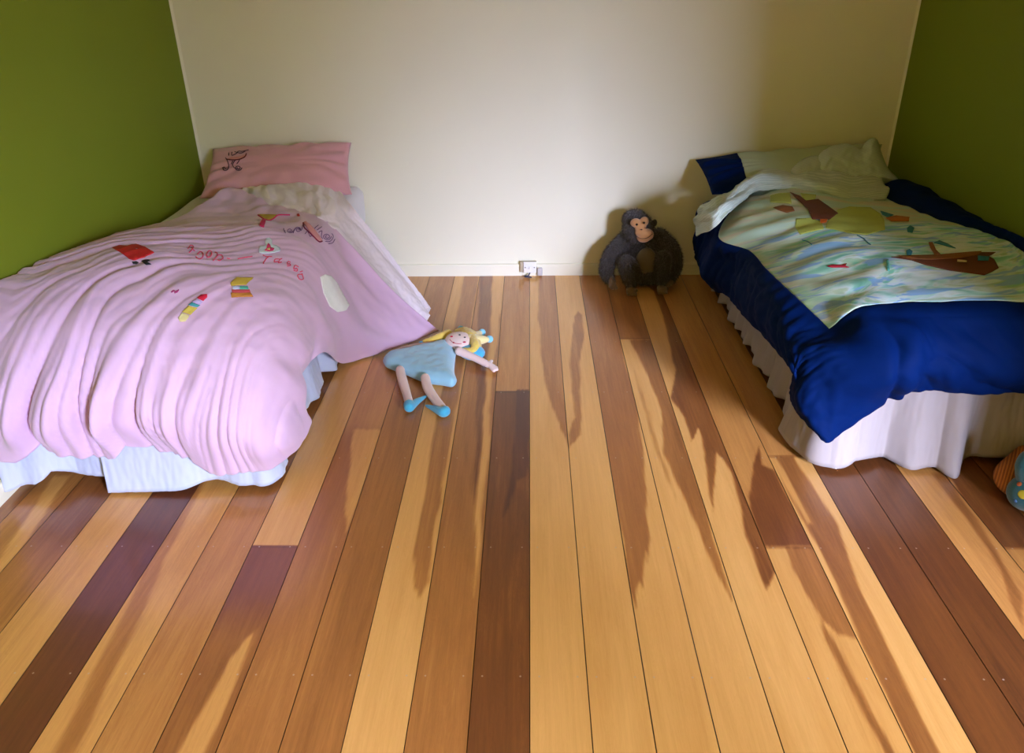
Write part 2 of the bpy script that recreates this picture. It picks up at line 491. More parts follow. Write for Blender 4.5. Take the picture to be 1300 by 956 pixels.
# skirting board with a small rounded top
def baseboard(name, a, b, n):
    prof = [(0, 0), (0.013, 0), (0.013, 0.060), (0.010, 0.066), (0.004, 0.069), (0, 0.069)]
    a, b, n = Vector(a), Vector(b), Vector(n)
    bm = bmesh.new()
    r = [[bm.verts.new(p + n * d + Vector((0, 0, z))) for d, z in prof] for p in (a, b)]
    for i in range(len(prof)):
        j = (i + 1) % len(prof)
        bm.faces.new((r[0][i], r[0][j], r[1][j], r[1][i]))
    bm.faces.new(r[0][::-1]); bm.faces.new(r[1])
    bmesh.ops.recalc_face_normals(bm, faces=bm.faces)
    struct(name, bm, M['trim'])
baseboard('baseboard_back', (XL, YB, 0), (XR, YB, 0), (0, -1, 0))
baseboard('baseboard_left', (XL, YF, 0), (XL, YB - .013, 0), (1, 0, 0))
baseboard('baseboard_right', (XR, YC, 0), (XR, YB - .013, 0), (-1, 0, 0))
def corner_trim(name, x, s):
    bm = bmesh.new()
    prof = [(0, 0), (s * 0.011, 0), (s * 0.006, -0.004), (0.0, -0.011)]
    r = [[bm.verts.new((x + dx, YB + dy, z)) for dx, dy in prof] for z in (0.069, ZC)]
    for i in range(4):
        j = (i + 1) % 4
        bm.faces.new((r[0][i], r[0][j], r[1][j], r[1][i]))
    bmesh.ops.recalc_face_normals(bm, faces=bm.faces)
    struct(name, bm, M['trim'])
corner_trim('trim_1', XL, 1); corner_trim('trim_2', XR, -1)
# window in the front wall (lights the room)
bm = bmesh.new()
fy0, fy1 = YF - .10, YF - .05
for lo, hi in [((WX0, fy0, WZ0), (WX0 + .05, fy1, WZ1)), ((WX1 - .05, fy0, WZ0), (WX1, fy1, WZ1)),
               ((WX0 + .05, fy0, WZ0), (WX1 - .05, fy1, WZ0 + .05)), ((WX0 + .05, fy0, WZ1 - .05), (WX1 - .05, fy1, WZ1))]:
    box_bm(lo, hi, bm=bm)
win = struct('window_1', bm, M['trim'])
def glass_mat():
    m = NT('window_glass')
    tr = m.n.new('ShaderNodeBsdfTransparent'); gl = m.n.new('ShaderNodeBsdfGlossy'); mx = m.n.new('ShaderNodeMixShader')
    gl.inputs['Roughness'].default_value = 0.02
    mx.inputs[0].default_value = 0.06
    m.l(tr.outputs[0], mx.inputs[1]); m.l(gl.outputs[0], mx.inputs[2])
    m.l(mx.outputs[0], m.n['Material Output'].inputs[0])
    return m.m
g = bm_obj('window_glass', box_bm((WX0 + .05, YF - .078, WZ0 + .05), (WX1 - .05, YF - .074, WZ1 - .05)), glass_mat(), win, False)

# ------------------------------------------------------------------ cloth surfaces
def cr_interp(P, k):
    """Catmull-Rom resampling along axis 0, k steps per cell"""
    n = P.shape[0]
    ext = np.concatenate([[2 * P[0] - P[1]], P, [2 * P[-1] - P[-2]]])
    t = np.arange((n - 1) * k + 1) / k
    i = np.minimum(t.astype(int), n - 2); f = (t - i)[:, None, None]
    p0, p1, p2, p3 = ext[i], ext[i + 1], ext[i + 2], ext[i + 3]
    return 0.5 * (2 * p1 + (p2 - p0) * f + (2 * p0 - 5 * p1 + 4 * p2 - p3) * f * f + (-p0 + 3 * p1 - 3 * p2 + p3) * f ** 3)

def surf(ctrl, ku, kv):
    P = np.array(ctrl, float)                     # rows, cols, 3
    P = cr_interp(P, kv)
    P = cr_interp(P.transpose(1, 0, 2), ku).transpose(1, 0, 2)
    nr, nc = P.shape[:2]
    Vv, Uu = np.meshgrid(np.arange(nr) / kv, np.arange(nc) / ku, indexing='ij')
    return P, Uu, Vv

def normals(P, up=True):
    du = np.gradient(P, axis=1); dv = np.gradient(P, axis=0)
    n = np.cross(du, dv)
    n /= np.linalg.norm(n, axis=2, keepdims=True) + 1e-9
    return n

def grid_obj(name, P, mat, parent=None, U=None, Vv=None, mask=None, thick=0.004, off=0.0, uvs=(1, 1)):
    nr, nc = P.shape[:2]
    idx = np.arange(nr * nc).reshape(nr, nc)
    F = np.stack([idx[:-1, :-1], idx[:-1, 1:], idx[1:, 1:], idx[1:, :-1]], -1)
    if mask is not None: F = F[mask]
    F = F.reshape(-1, 4)
    used, inv = np.unique(F, return_inverse=True)
    F2 = inv.reshape(-1, 4)
    me = np_mesh(P.reshape(-1, 3)[used], F2, name)
    if U is not None:
        uv = np.stack([U, Vv], -1).reshape(-1, 2)[used]
        lay = me.uv_layers.new(name='UVMap')
        li = np.zeros(len(me.loops), np.int32); me.loops.foreach_get('vertex_index', li)
        lay.data.foreach_set('uv', uv[li].astype(np.float32).ravel())
    o = link(name, me, mat, parent)
    if thick:
        md = o.modifiers.new('thickness', 'SOLIDIFY'); md.thickness = thick; md.offset = off
    return o

def bvh_of(P):
    nr, nc = P.shape[:2]
    idx = np.arange(nr * nc).reshape(nr, nc)
    F = np.stack([idx[:-1, :-1], idx[:-1, 1:], idx[1:, 1:], idx[1:, :-1]], -1).reshape(-1, 4)
    return BVHTree.FromPolygons([tuple(v) for v in P.reshape(-1, 3).tolist()], F.tolist())

def cast(bvh, px, py, lift=0.0):
    d = Vector(ray(px, py)).normalized()
    hit, n, i, dist = bvh.ray_cast(Vector((0, 0, HC)), d)
    if hit is None: return None
    if n.dot(d) > 0: n = -n
    return hit + n * lift

def applique(name, bvh, poly, mat, parent, lift=0.0055, step=2.2, label=None):
    """a cloth patch sewn to the cover: outline with its inside filled, laid on the cover's surface"""
    P2 = [Vector(p) for p in poly]
    pts = []
    edges = []
    n = len(P2)
    for i in range(n):
        a, b = P2[i], P2[(i + 1) % n]
        m_ = max(1, int((b - a).length / step))
        for k in range(m_): pts.append(a.lerp(b, k / m_))
    nb = len(pts)
    edges = [(i, (i + 1) % nb) for i in range(nb)]
    xs = [p.x for p in P2]; ys = [p.y for p in P2]
    poly_t = [(p.x, p.y) for p in P2]
    gx, gy = np.meshgrid(np.arange(min(xs) + .7, max(xs), step), np.arange(min(ys) + .7, max(ys), step))
    ins = in_poly(gx, gy, poly_t)
    for x, y in zip(gx[ins], gy[ins]): pts.append(Vector((x, y)))
    vs, es, fs, *_ = delaunay_2d_cdt([Vector(p) for p in pts], edges, [], 1, 1e-5)
    vv = []
    for v in vs:
        h = cast(bvh, v.x, v.y, lift)
        if h is None: h = Vector(vv[-1]) if vv else None
        if h is None: return None
        vv.append(tuple(h))
    me = mesh_from(vv, [list(f) for f in fs], name)
    o = link(name, me, mat, parent)
    md = o.modifiers.new('t', 'SOLIDIFY'); md.thickness = 0.0025; md.offset = 0
    if label: o['label'] = label
    return o

def strokes(name, bvh, lines, mat, parent, rad=0.0022, smooth=5):
    bm = bmesh.new()
    for ln in lines:
        p = smooth_line([(x, y, 0) for x, y in ln], smooth) if len(ln) > 2 else [Vector((*ln[0], 0)).lerp(Vector((*ln[1], 0)), k / 6) for k in range(7)]
        q = [cast(bvh, v.x, v.y, 0.0045) for v in p]
        q = [v for v in q if v is not None]
        if len(q) > 1: add_tube(bm, q, rad, 6)
    return bm_obj(name, bm, mat, parent)

def fold(ph, sharp=0.75):
    return np.abs(np.sin(ph)) ** sharp

# ---------- beds
def make_bed(x0, x1, y0, y1, label, wood):
    b = empty('bed', ((x0 + x1) / 2, (y0 + y1) / 2, 0), label, 'bed')
    bm_obj('base', box_bm((x0 + .03, y0 + .03, .09), (x1 - .03, y1 - .01, .30), .02), M['base'], b)
    bm_obj('mattress', box_bm((x0, y0, .30), (x1, y1, .50), .045, 5), M['mattress'], b)
    for sx in (x0 + .10, x1 - .10):
        for sy in (y0 + .12, y1 - .12):
            bm = bmesh.new(); add_tube(bm, [(sx, sy, 0), (sx, sy, .09)], [.022, .028], 16)
            bm_obj('leg', bm, M['leg'], b)
    return b
LB = (-1.735, -0.905, 2.14, 4.02)
RB = (1.015, 1.850, 2.25, 4.02)
make_bed(*LB, 'single bed against the green wall on the left, under pink bedding', 0)
make_bed(*RB, 'single bed in the right-hand corner under navy and sea-print bedding', 0)

def fitted(name, B, z0, z1, mat, label):
    x0, x1, y0, y1 = B
    e = 0.008
    bm = box_bm((x0 - e, y0 - e, z0), (x1 + e, y1 + e, z1), .05, 6)
    bmesh.ops.subdivide_edges(bm, edges=[ed for ed in bm.edges if ed.calc_length() > .3], cuts=40, use_grid_fill=True)
    for v in bm.verts:
        x, y, z = v.co
        k = float(perlin(x * 7, y * 5 + z * 9, 3)) * 0.006
        v.co.z += k if z > z1 - .06 else 0
        if z < z1 - .06 and abs(z - z0) > .03:
            v.co.x += float(perlin(y * 9, z * 4, 8)) * .003
    bm.faces.ensure_lookup_table()
    bmesh.ops.delete(bm, geom=[f for f in bm.faces if f.calc_center_median().z < z0 + .002], context='FACES')
    o = bm_obj(name, bm, mat)
    return tag(o, label, 'sheet')
fitted('fitted_sheet', (-1.738, -0.897, 2.137, 4.025), .31, .525, M['white'], 'white fitted sheet stretched over the mattress beneath the pink pillow')
fitted('fitted_sheet', (1.01, 1.853, 2.247, 4.025), .31, .525, M['pale_green'], 'pale green fitted sheet on the right-hand bed, mostly covered by the navy duvet')

# ---------- bed skirts
def skirt_panel(name, path, zb, ztop, mat, parent, amp=.02, flare=.03, freq=16, seed=0, n=220, m=22):
    """gathered valance: path is the outer top line, zb the hem heights along it"""
    pth = np.array([[p[0], p[1], 0] for p in path], float)
    seg = np.linalg.norm(np.diff(pth, axis=0), axis=1); cum = np.concatenate([[0], np.cumsum(seg)])
    Ltot = cum[-1]
    s = np.linspace(0, Ltot, n)
    x = np.interp(s, cum, pth[:, 0]); y = np.interp(s, cum, pth[:, 1])
    # soften corners
    for _ in range(5):
        x[1:-1] = (x[:-2] + x[1:-1] + x[2:]) / 3; y[1:-1] = (y[:-2] + y[1:-1] + y[2:]) / 3
    tx, ty = np.gradient(x), np.gradient(y); l = np.hypot(tx, ty); nx, ny = ty / l, -tx / l
    zs = np.interp(s / Ltot, [a for a, _ in zb], [b for _, b in zb])
    t = np.linspace(0, 1, m)[:, None]
    ph = s * freq + 1.3 * perlin(s * 3.1, s * 0 + seed * 3.3, seed)
    w = np.sin(ph)[None] * 0.75 + 0.35 * np.sin(ph * 2.3 + 1)[None] + .75 * (np.abs(perlin(s * 6, s * 0 + 1.7, seed + 9)) * 2 - .6)[None]
    am = amp * (0.6 + 0.8 * (perlin(s * 2.2, s * 0 + 5.5, seed + 3)[None] + .5))
    off = flare * t ** 1.2 + am * w * (0.25 + 0.75 * t) + 0.002 * perlin(s[None] * 60 + 0 * t, t * 6 + 0 * s[None], seed)
    X = x[None] + nx[None] * off; Y = y[None] + ny[None] * off
    Z = ztop + (zs[None] - ztop) * t - 0.008 * w * t
    P = np.stack([X, Y, Z + 0 * X], -1)
    return grid_obj(name, P, mat, parent, thick=0.003)
sk = empty('bed_skirt', (-1.3, 2.1, 0), 'white gathered bed skirt hanging below the pink duvet', 'bed skirt')
skirt_panel('skirt_panel', [(-1.750, 2.045), (-1.6, 2.09), (-1.38, 2.10)], [(0, .035), (.25, .05), (.40, .085), (.6, .035), (1, .045)], .30, M['skirt_blue'], sk, .018, .02, 17, 1, 120)
skirt_panel('skirt_panel', [(-1.415, 2.075), (-1.2, 2.09), (-.90, 2.09), (-.885, 2.2)], [(0, .012), (.3, .02), (.5, .03), (.78, .02), (1, .03)], .30, M['skirt_blue'], sk, .012, .03, 15, 2, 160)
skirt_panel('skirt_panel', [(-.90, 2.12), (-.895, 2.6), (-.893, 3.2), (-.893, 4.0)], [(0, .03), (1, .03)], .30, M['skirt_blue'], sk, .022, .03, 26, 3, 300)
sk2 = empty('bed_skirt', (1.4, 2.2, 0), 'off-white ruffled bed skirt hanging below the navy duvet', 'bed skirt')
skirt_panel('skirt_panel', [(1.000, 4.0), (.995, 3.2), (.995, 2.23)], [(0, .045), (.5, .04), (1, .03)], .36, M['skirt_warm'], sk2, .016, .035, 30, 4, 360)
skirt_panel('skirt_panel', [(1.00, 2.40), (.992, 2.235), (1.4, 2.225), (1.70, 2.225)], [(0, .035), (.2, .02), (.35, .03), (.45, .012), (.62, .02), (.72, .008), (.85, .03), (1, .03)], .38, M['skirt_warm'], sk2, .038, .045, 14, 12, 260)
skirt_panel('skirt_panel', [(1.66, 2.24), (1.86, 2.235)], [(0, .03), (1, .03)], .38, M['skirt_warm'], sk2, .012, .035, 15, 6, 60)

# ---------- pink duvet
r0 = [Px(148, 297, -1.742), Pz(188, 286, .575), Pz(232, 275, .59), Pz(295, 240, .64), Pz(350, 262, .615), Pz(403, 272, .60), Py(440, 308, 3.17), Py(495, 364, 3.22), Pz(557, 420, .02)]
r0b = [(-1.742, 2.98, .585), (-1.61, 3.06, .60), (-1.44, 3.13, .61), Pz(290, 274, .595), Pz(350, 280, .615), (-.875, 3.07, .60), (-.79, 3.09, .43), (-.69, 3.13, .21), Pz(530, 431, .02)]
r1 = [(-1.742, 2.87, .60), (-1.60, 2.92, .63), (-1.42, 2.96, .645), (-1.24, 2.98, .65), (-1.05, 2.98, .645), (-.87, 2.96, .585), (-.785, 2.97, .40), (-.715, 3.0, .19), Pz(495, 443, .02)]
r2 = [(-1.742, 2.72, .62), (-1.58, 2.76, .65), (-1.40, 2.80, .665), (-1.22, 2.82, .665), (-1.04, 2.82, .655), (-.865, 2.82, .575), (-.785, 2.83, .40), (-.755, 2.87, .20), Pz(437, 461, .03)]
r3 = [(-1.742, 2.58, .635), (-1.58, 2.60, .665), (-1.40, 2.62, .68), (-1.22, 2.64, .68), (-1.04, 2.65, .665), (-.87, 2.66, .58), (-.80, 2.66, .45), (-.785, 2.67, .34), Pz(414, 447, .26)]
r4 = [(-1.742, 2.44, .65), (-1.58, 2.45, .67), (-1.40, 2.46, .685), (-1.22, 2.47, .685), (-1.03, 2.48, .66), (-.86, 2.49, .575), (-.795, 2.50, .46), (-.785, 2.51, .36), Pz(393, 461, .27)]
r5 = [(-1.742, 2.29, .65), (-1.58, 2.29, .66), (-1.40, 2.29, .665), (-1.22, 2.29, .665), (-1.02, 2.30, .655), (-.85, 2.32, .57), (-.79, 2.33, .45), (-.78, 2.33, .35), Pz(377, 481, .26)]
r6 = [(-1.742, 2.13, .59), (-1.58, 2.13, .60), (-1.40, 2.13, .60), (-1.22, 2.13, .60), (-1.02, 2.14, .585), (-.85, 2.17, .53), (-.79, 2.21, .42), (-.77, 2.24, .31), Pz(385, 512, .20)]
r7 = [(-1.742, 2.035, .475), (-1.58, 2.035, .48), (-1.40, 2.035, .48), (-1.22, 2.03, .48), (-1.02, 2.03, .47), (-.87, 2.06, .45), (-.81, 2.10, .36), (-.775, 2.15, .27), Pz(394, 533, .15)]
r8 = [(-1.742, 1.99, .34), (-1.58, 1.99, .34), (-1.40, 1.99, .34), (-1.22, 1.98, .34), (-1.06, 1.97, .33), (-.93, 1.97, .29), (-.85, 2.00, .24), (-.79, 2.07, .19), Pz(392, 546, .13)]
r9 = [(-1.742, 2.02, .17), Pz(50, 577, .17), Pz(135, 575, .17), Pz(210, 570, .17), Pz(262, 600, .095), Pz(308, 600, .09), Pz(344, 593, .09), Pz(372, 576, .10), Pz(388, 556, .11)]
P, U, Vv = surf([r0, r0b, r1, r2, r3, r4, r5, r6, r7, r8, r9], 26, 26)
N = normals(P)
if N[60, 60, 2] < 0: N = -N
arc = 2.12 - np.minimum(P[..., 1], 2.12) + 0
drop = .5 * ((.60 - P[..., 2]) + np.sqrt((.60 - P[..., 2]) ** 2 + .004))
foot = sstep(6.3, 8.0, Vv) * (1 - sstep(6.2, 8, U) * .4)
# folds fan out from the tucked side towards the foot of the bed
cx_, cy_ = 0.30, 3.60
qx, qy = P[..., 0], 2.16 + .5 * ((P[..., 1] - 2.16) + np.sqrt((P[..., 1] - 2.16) ** 2 + .03)) - .18 * drop
ang = np.arctan2(cy_ - qy, cx_ - qx)
rad_ = np.hypot(cx_ - qx, cy_ - qy)
ang = ang + .05 * perlin(qx * 2.2, qy * 2.2, 1) + .018 * perlin(qx * 6, qy * 6, 2)
def creases(a, b, seed):
    return np.abs(perlin(a, b, seed)) ** .8 * 1.5 + .42 * np.abs(perlin(a * 2.3 + 3, b * 1.9, seed + 1)) ** .9 * 1.5 + .16 * np.abs(perlin(a * 5.1 + 1, b * 3, seed + 2))
mask_top = (0.35 + 0.65 * sstep(-.90, -1.25, P[..., 0])) * sstep(1.3, 4, Vv) * (1 - sstep(4.8, 6.0, U) * (1 - .5 * foot))
crs = creases(ang * 31, rad_ * 1.1, 4) - .45
d = mask_top * (1 - .55 * sstep(9.0, 10, Vv)) * crs * (0.014 + 0.048 * foot * sstep(.03, .30, drop))
d += foot * 0.006 * perlin(P[..., 0] * 12, P[..., 2] * 7, 12)
# soft pull folds of the side that slides to the floor
side = sstep(5.2, 6.2, U)
phs = (Vv * 1.0 + U * 0.35) * 4.0 + 1.2 * perlin(U * .9, Vv * 1.1, 14)
d += side * 0.009 * np.sin(phs) * (1 - sstep(7, 9, Vv)) * sstep(8.3, 7.2, U)
# puffiness and crumple by the head
d += 0.010 * perlin(P[..., 0] * 3.0 + 2, P[..., 1] * 3.0, 6) + 0.0022 * perlin(P[..., 0] * 22, P[..., 1] * 22 + P[..., 2] * 14, 7)
head = (1 - sstep(0, 1.8, Vv)) * sstep(1.8, 3, U) * (1 - sstep(4.6, 5.6, U))
d += head * 0.014 * perlin(P[..., 0] * 15, P[..., 1] * 13, 16)
# cross ridges near the head (duvet drawn back)
d += 0.012 * np.exp(-((Vv - 2.9 - .12 * (U - 3)) / .35) ** 2) * sstep(0, 1.5, U) * (1 - sstep(4.5, 6, U))
d -= 0.008 * np.exp(-((Vv - 2.35 - .12 * (U - 3)) / .2) ** 2) * sstep(0, 1.5, U) * (1 - sstep(4.5, 6, U))
P = P + N * d[..., None]
P[..., 2] += sstep(8.6, 10, Vv) * np.interp(P[..., 0], [-1.75, -1.66, -1.57, -1.49, -1.41, -1.36, -1.31, -1.2, -1.11, -1.05, -.5], [.0, -.01, .045, .02, -.01, -.01, .03, -.01, .03, 0, 0])
P[..., 0] = np.maximum(P[..., 0], XL + .008)
P[..., 2] = np.maximum(P[..., 2], 0.012)
duv = empty('duvet', (-1.3, 2.6, .56), 'pink duvet with embroidered motifs trailing off the left bed to the floor', 'duvet')
grid_obj('cover', P, M['pink'], duv, U, Vv, thick=0.006, off=0)
pb = bvh_of(P)
c = lambda n, rgb, **k: flat(n, rgb, **k)
RED = c('red_satin', (.62, .015, .02)); MAG = c('magenta_felt', (.65, .01, .14)); GOLD = c('mustard_felt', (.55, .40, .05))
applique('handbag_patch', pb, [(143, 316), (152, 313), (162, 314), (172, 311), (184, 315), (196, 322), (184, 328), (170, 332), (164, 330), (154, 322)], RED, duv, label='red satin handbag shape')
applique('tag_patch', pb, [(168, 334), (173, 333), (177, 335), (174, 337), (169, 336)], c('black_felt', (.01, .01, .015)), duv)
applique('tag_patch', pb, [(180, 333), (185, 331), (191, 332), (187, 334), (192, 337), (186, 338)], c('black_felt', (.01, .01, .015)), duv)
lp = [('lipstick_patch', [(226, 404), (231, 398), (241, 402), (236, 409), (229, 409)], (.72, .66, .30), 'cream'),
      ('lipstick_patch', [(231, 397), (240, 389), (251, 392), (242, 401)], (.60, .48, .07), 'yellow'),
      ('lipstick_patch', [(240, 388), (244, 385), (254, 388), (251, 391)], (.05, .30, .32), 'teal'),
      ('lipstick_patch', [(245, 384), (250, 381), (257, 384), (254, 387)], (.50, .42, .70), 'lilac'),
      ('lipstick_patch', [(251, 380), (256, 376), (263, 375), (263, 378), (258, 383)], (.62, .01, .05), 'crimson')]
for n_, pl, cc, nm in lp:
    applique(n_, pb, pl, c(nm + '_felt', cc), duv, label=nm + ' band of the lipstick motif')
bk = [([(292, 361), (300, 354), (321, 354), (312, 363), (293, 364)], (.60, .43, .05), 'mustard'),
      ([(295, 365), (304, 365), (304, 369), (295, 369)], (.55, .62, .85), 'pale_blue'),
      ([(304, 365), (314, 365), (315, 369), (304, 369)], (.10, .50, .38), 'green'),
      ([(294, 369.3), (316, 369.3), (318, 373), (295, 373)], (.62, .08, .10), 'rose_red'),
      ([(293, 373.4), (318, 373.4), (321, 378), (294, 379)], (.58, .24, .04), 'orange')]
for pl, cc, nm in bk:
    applique('book_patch', pb, pl, c(nm + '_felt', cc), duv, label=nm.replace('_', ' ') + ' piece of the folded book motif')
applique('cloud_patch', pb, [(328, 318), (330, 314), (334, 314), (337, 313), (336, 308), (338, 304), (342, 303), (345, 306), (345, 312), (350, 313), (355, 316), (355, 320), (348, 322), (340, 323), (333, 323), (329, 322)], c('ice_white_satin', (.70, .82, .88)), duv, lift=.005)
applique('heart_patch', pb, [(336, 320), (338, 314), (340, 311), (342, 313), (343, 316), (347, 317), (346, 320), (341, 321)], c('hot_pink_felt', (.75, .03, .15)), duv, lift=.0075)
applique('heart_centre', pb, [(338.5, 319.5), (339.5, 316.5), (341, 316.5), (342, 319.5)], c('pale_yellow_felt', (.80, .70, .25)), duv, lift=.0095)
applique('bow_patch', pb, [(328, 273.5), (352, 274), (346, 279), (341, 281), (335, 279)], GOLD, duv)
applique('bow_tail', pb, [(329, 287), (333, 280), (338, 280), (335, 290), (331, 289)], MAG, duv)
strokes('bow_ribbon', pb, [[(328, 274), (335, 279), (342, 281), (348, 278), (354, 274), (368, 274)]], MAG, duv, .003)
applique('flower_centre', pb, [(377, 273.5), (380, 272.5), (381, 275.5), (378, 276)], RED, duv)
applique('sandal_patch', pb, [(385, 284), (388, 282.5), (393, 286), (399, 293), (405, 301), (408, 306), (404, 307.5), (398, 301), (391, 293)], c('salmon_felt', (.75, .33, .38)), duv, label='salmon pink sandal sole')
strokes('sandal_edge', pb, [[(385, 284), (386, 290), (391, 295), (398, 302), (404, 307.5), (408, 307)]], c('dark_crimson_thread', (.25, .01, .06)), duv, .003)
PUR = c('purple_thread', (.16, .07, .22))
def spiral(cx, cy, r, t0, t1, k=12, sq=.8):
    return [(cx + r * (1 - .75 * i / k) * math.cos(t0 + (t1 - t0) * i / k), cy + sq * r * (1 - .75 * i / k) * math.sin(t0 + (t1 - t0) * i / k)) for i in range(k + 1)]
strokes('swirl_embroidery', pb, [spiral(368, 294, 4, 0, 9), spiral(378, 293, 4.5, 3, 12), [(372, 297), (374, 292), (378, 290), (382, 294), (384, 288), (385, 284)],
        [(360, 291), (361, 295), (362, 297)], [(387, 298), (390, 295), (393, 301), (396, 299)], [(399, 291), (404, 287)], [(402, 293), (408, 289)],
        [(404, 296), (408, 294), (407, 301), (409, 304)], spiral(414, 301, 5.5, 0, 11), [(412, 307), (418, 307), (422, 301), (420, 297)], [(416, 310), (421, 309), (424, 304)]], PUR, duv, .0015)
letter_groups = [(0, 1), (2,), (3,), (4, 5), (6,), (7,), (8, 9), (10, 11), (12,), (13,), (14, 15)]
PINKT = c('pink_thread', (.72, .06, .16))
letters = [
 [(239, 317), (242, 313), (246, 314), (244, 318), (240, 322)], [(243, 316), (247, 320)],
 [(249, 327), (253, 330), (257, 328), (258, 323), (254, 321), (251, 324)],
 [(262, 325), (265, 320), (269, 321), (268, 326), (264, 328), (262, 325)],
 [(271, 332), (276, 326), (275, 322), (273, 322)], [(276, 326), (281, 325), (283, 329), (279, 332), (276, 331)],
 [(288, 329), (292, 330)], [(302, 330), (310, 328.5), (320, 326.5)],
 [(333, 325), (338, 327), (345, 327)], [(341, 327), (336, 331), (334, 336)],
 [(353, 333), (348, 334), (349, 330), (355, 330), (357, 329)], [(355, 330), (353, 335), (357, 334)],
 [(368, 334), (365, 333), (364, 337), (367, 336), (368, 338), (364, 339)],
 [(378, 340), (374, 338), (372, 342), (376, 342), (376, 345), (372, 344)],
 [(383, 349), (377, 350), (379, 355), (384, 355), (382, 348)], [(380, 346), (383, 345)]]
for lt in letter_groups:
    strokes('letter', pb, [letters[i] for i in lt], PINKT, duv, .0019)
applique('silver_patch', pb, [(405, 352), (411, 349), (419, 351), (427, 360), (433, 372), (442, 388), (438, 394), (427, 396), (417, 389), (409, 372)], flat('silver_satin', (.90, .93, .92), .3), duv, label='silvery white oval patch')
strokes('insect_embroidery', pb, [[(218, 372), (221, 370), (224, 372), (227, 369)], [(222, 373), (225, 370)]], c('plum_thread', (.35, .03, .15)), duv, .0025)

# ---------- white top sheet spilling beyond the duvet to the floor
ts = [
 [Pz(300, 258, .59), Pz(305, 252, .60), Pz(310, 240, .61), Pz(316, 233, .57)],
 [Pz(345, 268, .60), Pz(345, 256, .625), Pz(342, 240, .64), Pz(343, 227, .60)],
 [Pz(378, 276, .59), Pz(385, 264, .62), Pz(388, 245, .65), Pz(393, 226, .62)],
 [Pz(402, 284, .585), Pz(412, 274, .61), Pz(418, 258, .62), Pz(425, 240, .58)],
 [Py(430, 306, 3.15), Py(440, 296, 3.28), Py(444, 282, 3.42), Py(450, 266, 3.50)],
 [Py(452, 330, 3.18), Py(465, 325, 3.32), Py(472, 312, 3.45), Py(478, 300, 3.52)],
 [Py(480, 365, 3.20), Py(498, 362, 3.35), Py(505, 352, 3.46), Py(508, 340, 3.54)],
 [Py(505, 398, 3.22), Py(520, 394, 3.36), Py(530, 386, 3.45), Py(535, 374, 3.53)],
 [Pz(525, 412, .015), Pz(540, 409, .018), Pz(545, 401, .03), Pz(546, 392, .02)]]
P2, U2, V2 = surf(ts, 24, 22)
N2 = normals(P2)
if N2[30, 36, 2] < 0: N2 = -N2
dd = 0.010 * np.sin(U2 * 4.2 + 1.0 * perlin(U2, V2 * .8, 21)) * sstep(0, .8, U2)
dd += 0.012 * perlin(V2 * 2.6, U2 * 1.2, 22) * (1 - sstep(3, 5, V2)) + .003 * perlin(V2 * 9, U2 * 5, 23)
dd -= .012 * (1 - sstep(0, 1, U2))
P2 = P2 + N2 * dd[..., None]
P2[..., 2] = np.maximum(P2[..., 2], .008)
P2[..., 2] = np.where((P2[..., 0] < -.90), np.maximum(P2[..., 2], .545), P2[..., 2])
tag(grid_obj('top_sheet', P2, M['pale_pink'], None, U2, V2, thick=.004), 'crumpled pinkish white sheet sticking out past the pink duvet down to the floor', 'sheet')

# ---------- pillows
def pillow(name, TL, TR, BR, BL, thick, mat, parent, pinch=.10, seed=0, n=70, back=False, wr=.006, nrm=None):
    TL, TR, BR, BL = map(np.array, (TL, TR, BR, BL))
    s = np.linspace(-1, 1, n)
    u, v = np.meshgrid(s, s)
    uu = u * (1 - pinch * (1 - v ** 2) * (np.abs(u) ** 3) * .5); vv = v * (1 - pinch * (1 - u ** 2) * np.abs(v) ** 3)
    a, b = (uu + 1) / 2, (vv + 1) / 2
    Pm = ((1 - a) * (1 - b))[..., None] * TL + (a * (1 - b))[..., None] * TR + (a * b)[..., None] * BR + ((1 - a) * b)[..., None] * BL
    nr = np.cross(TR - TL, TL - BL); nr = nr / np.linalg.norm(nr)
    h = thick / 2 * ((1 - np.abs(u) ** 2.6) * (1 - np.abs(v) ** 2.6)).clip(0) ** .5
    edge = 1 - h / (thick / 2)
    ph = np.arctan2(v, u) * 14
    w = wr * edge * (1 - edge) * 4 * np.sin(ph + 2 * perlin(u * 2, v * 2, seed)) + wr * 1.2 * perlin(u * 3, v * 3, seed + 1) * (1 - edge)
    top = Pm + nr * (h + w)[..., None]; bot = Pm - nr * (h - w * .3)[..., None]
    idx = np.arange(n * n).reshape(n, n); 
    Vt = np.concatenate([top.reshape(-1, 3), bot.reshape(-1, 3)])
    F1 = np.stack([idx[:-1, :-1], idx[1:, :-1], idx[1:, 1:], idx[:-1, 1:]], -1).reshape(-1, 4)
    F2 = F1[:, ::-1] + n * n
    return Vt, np.concatenate([F1, F2]), top, n
def finish_pillow(name, Vt, F, mats, parent):
    me = np_mesh(Vt, F, name)
    bm = bmesh.new(); bm.from_mesh(me); bmesh.ops.remove_doubles(bm, verts=bm.verts, dist=2e-4)
    bmesh.ops.recalc_face_normals(bm, faces=bm.faces)
    return bm_obj(name, bm, mats, parent)
pil = empty('pillow', (-1.3, 3.9, .53), 'rose pink pillow leaning on the white wall at the head of the left bed', 'pillow')
Vt, F_, top, n_ = pillow('p', Py(270, 189, 3.985), Py(446, 181, 3.985), Pz(447, 247, .565), Pz(253, 252, .575), .13, None, pil, seed=3, wr=.0055)
finish_pillow('pillowcase', Vt, F_, M['pink_pillow'], pil)
plb = bvh_of(top)
applique('embroidered_bath', plb, [(289, 203.5), (294, 200.5), (304, 200), (312, 197), (313, 199), (308, 202), (298, 203.5)], c('salmon_pink_felt', (.75, .30, .27)), pil, lift=.004, step=1.5)
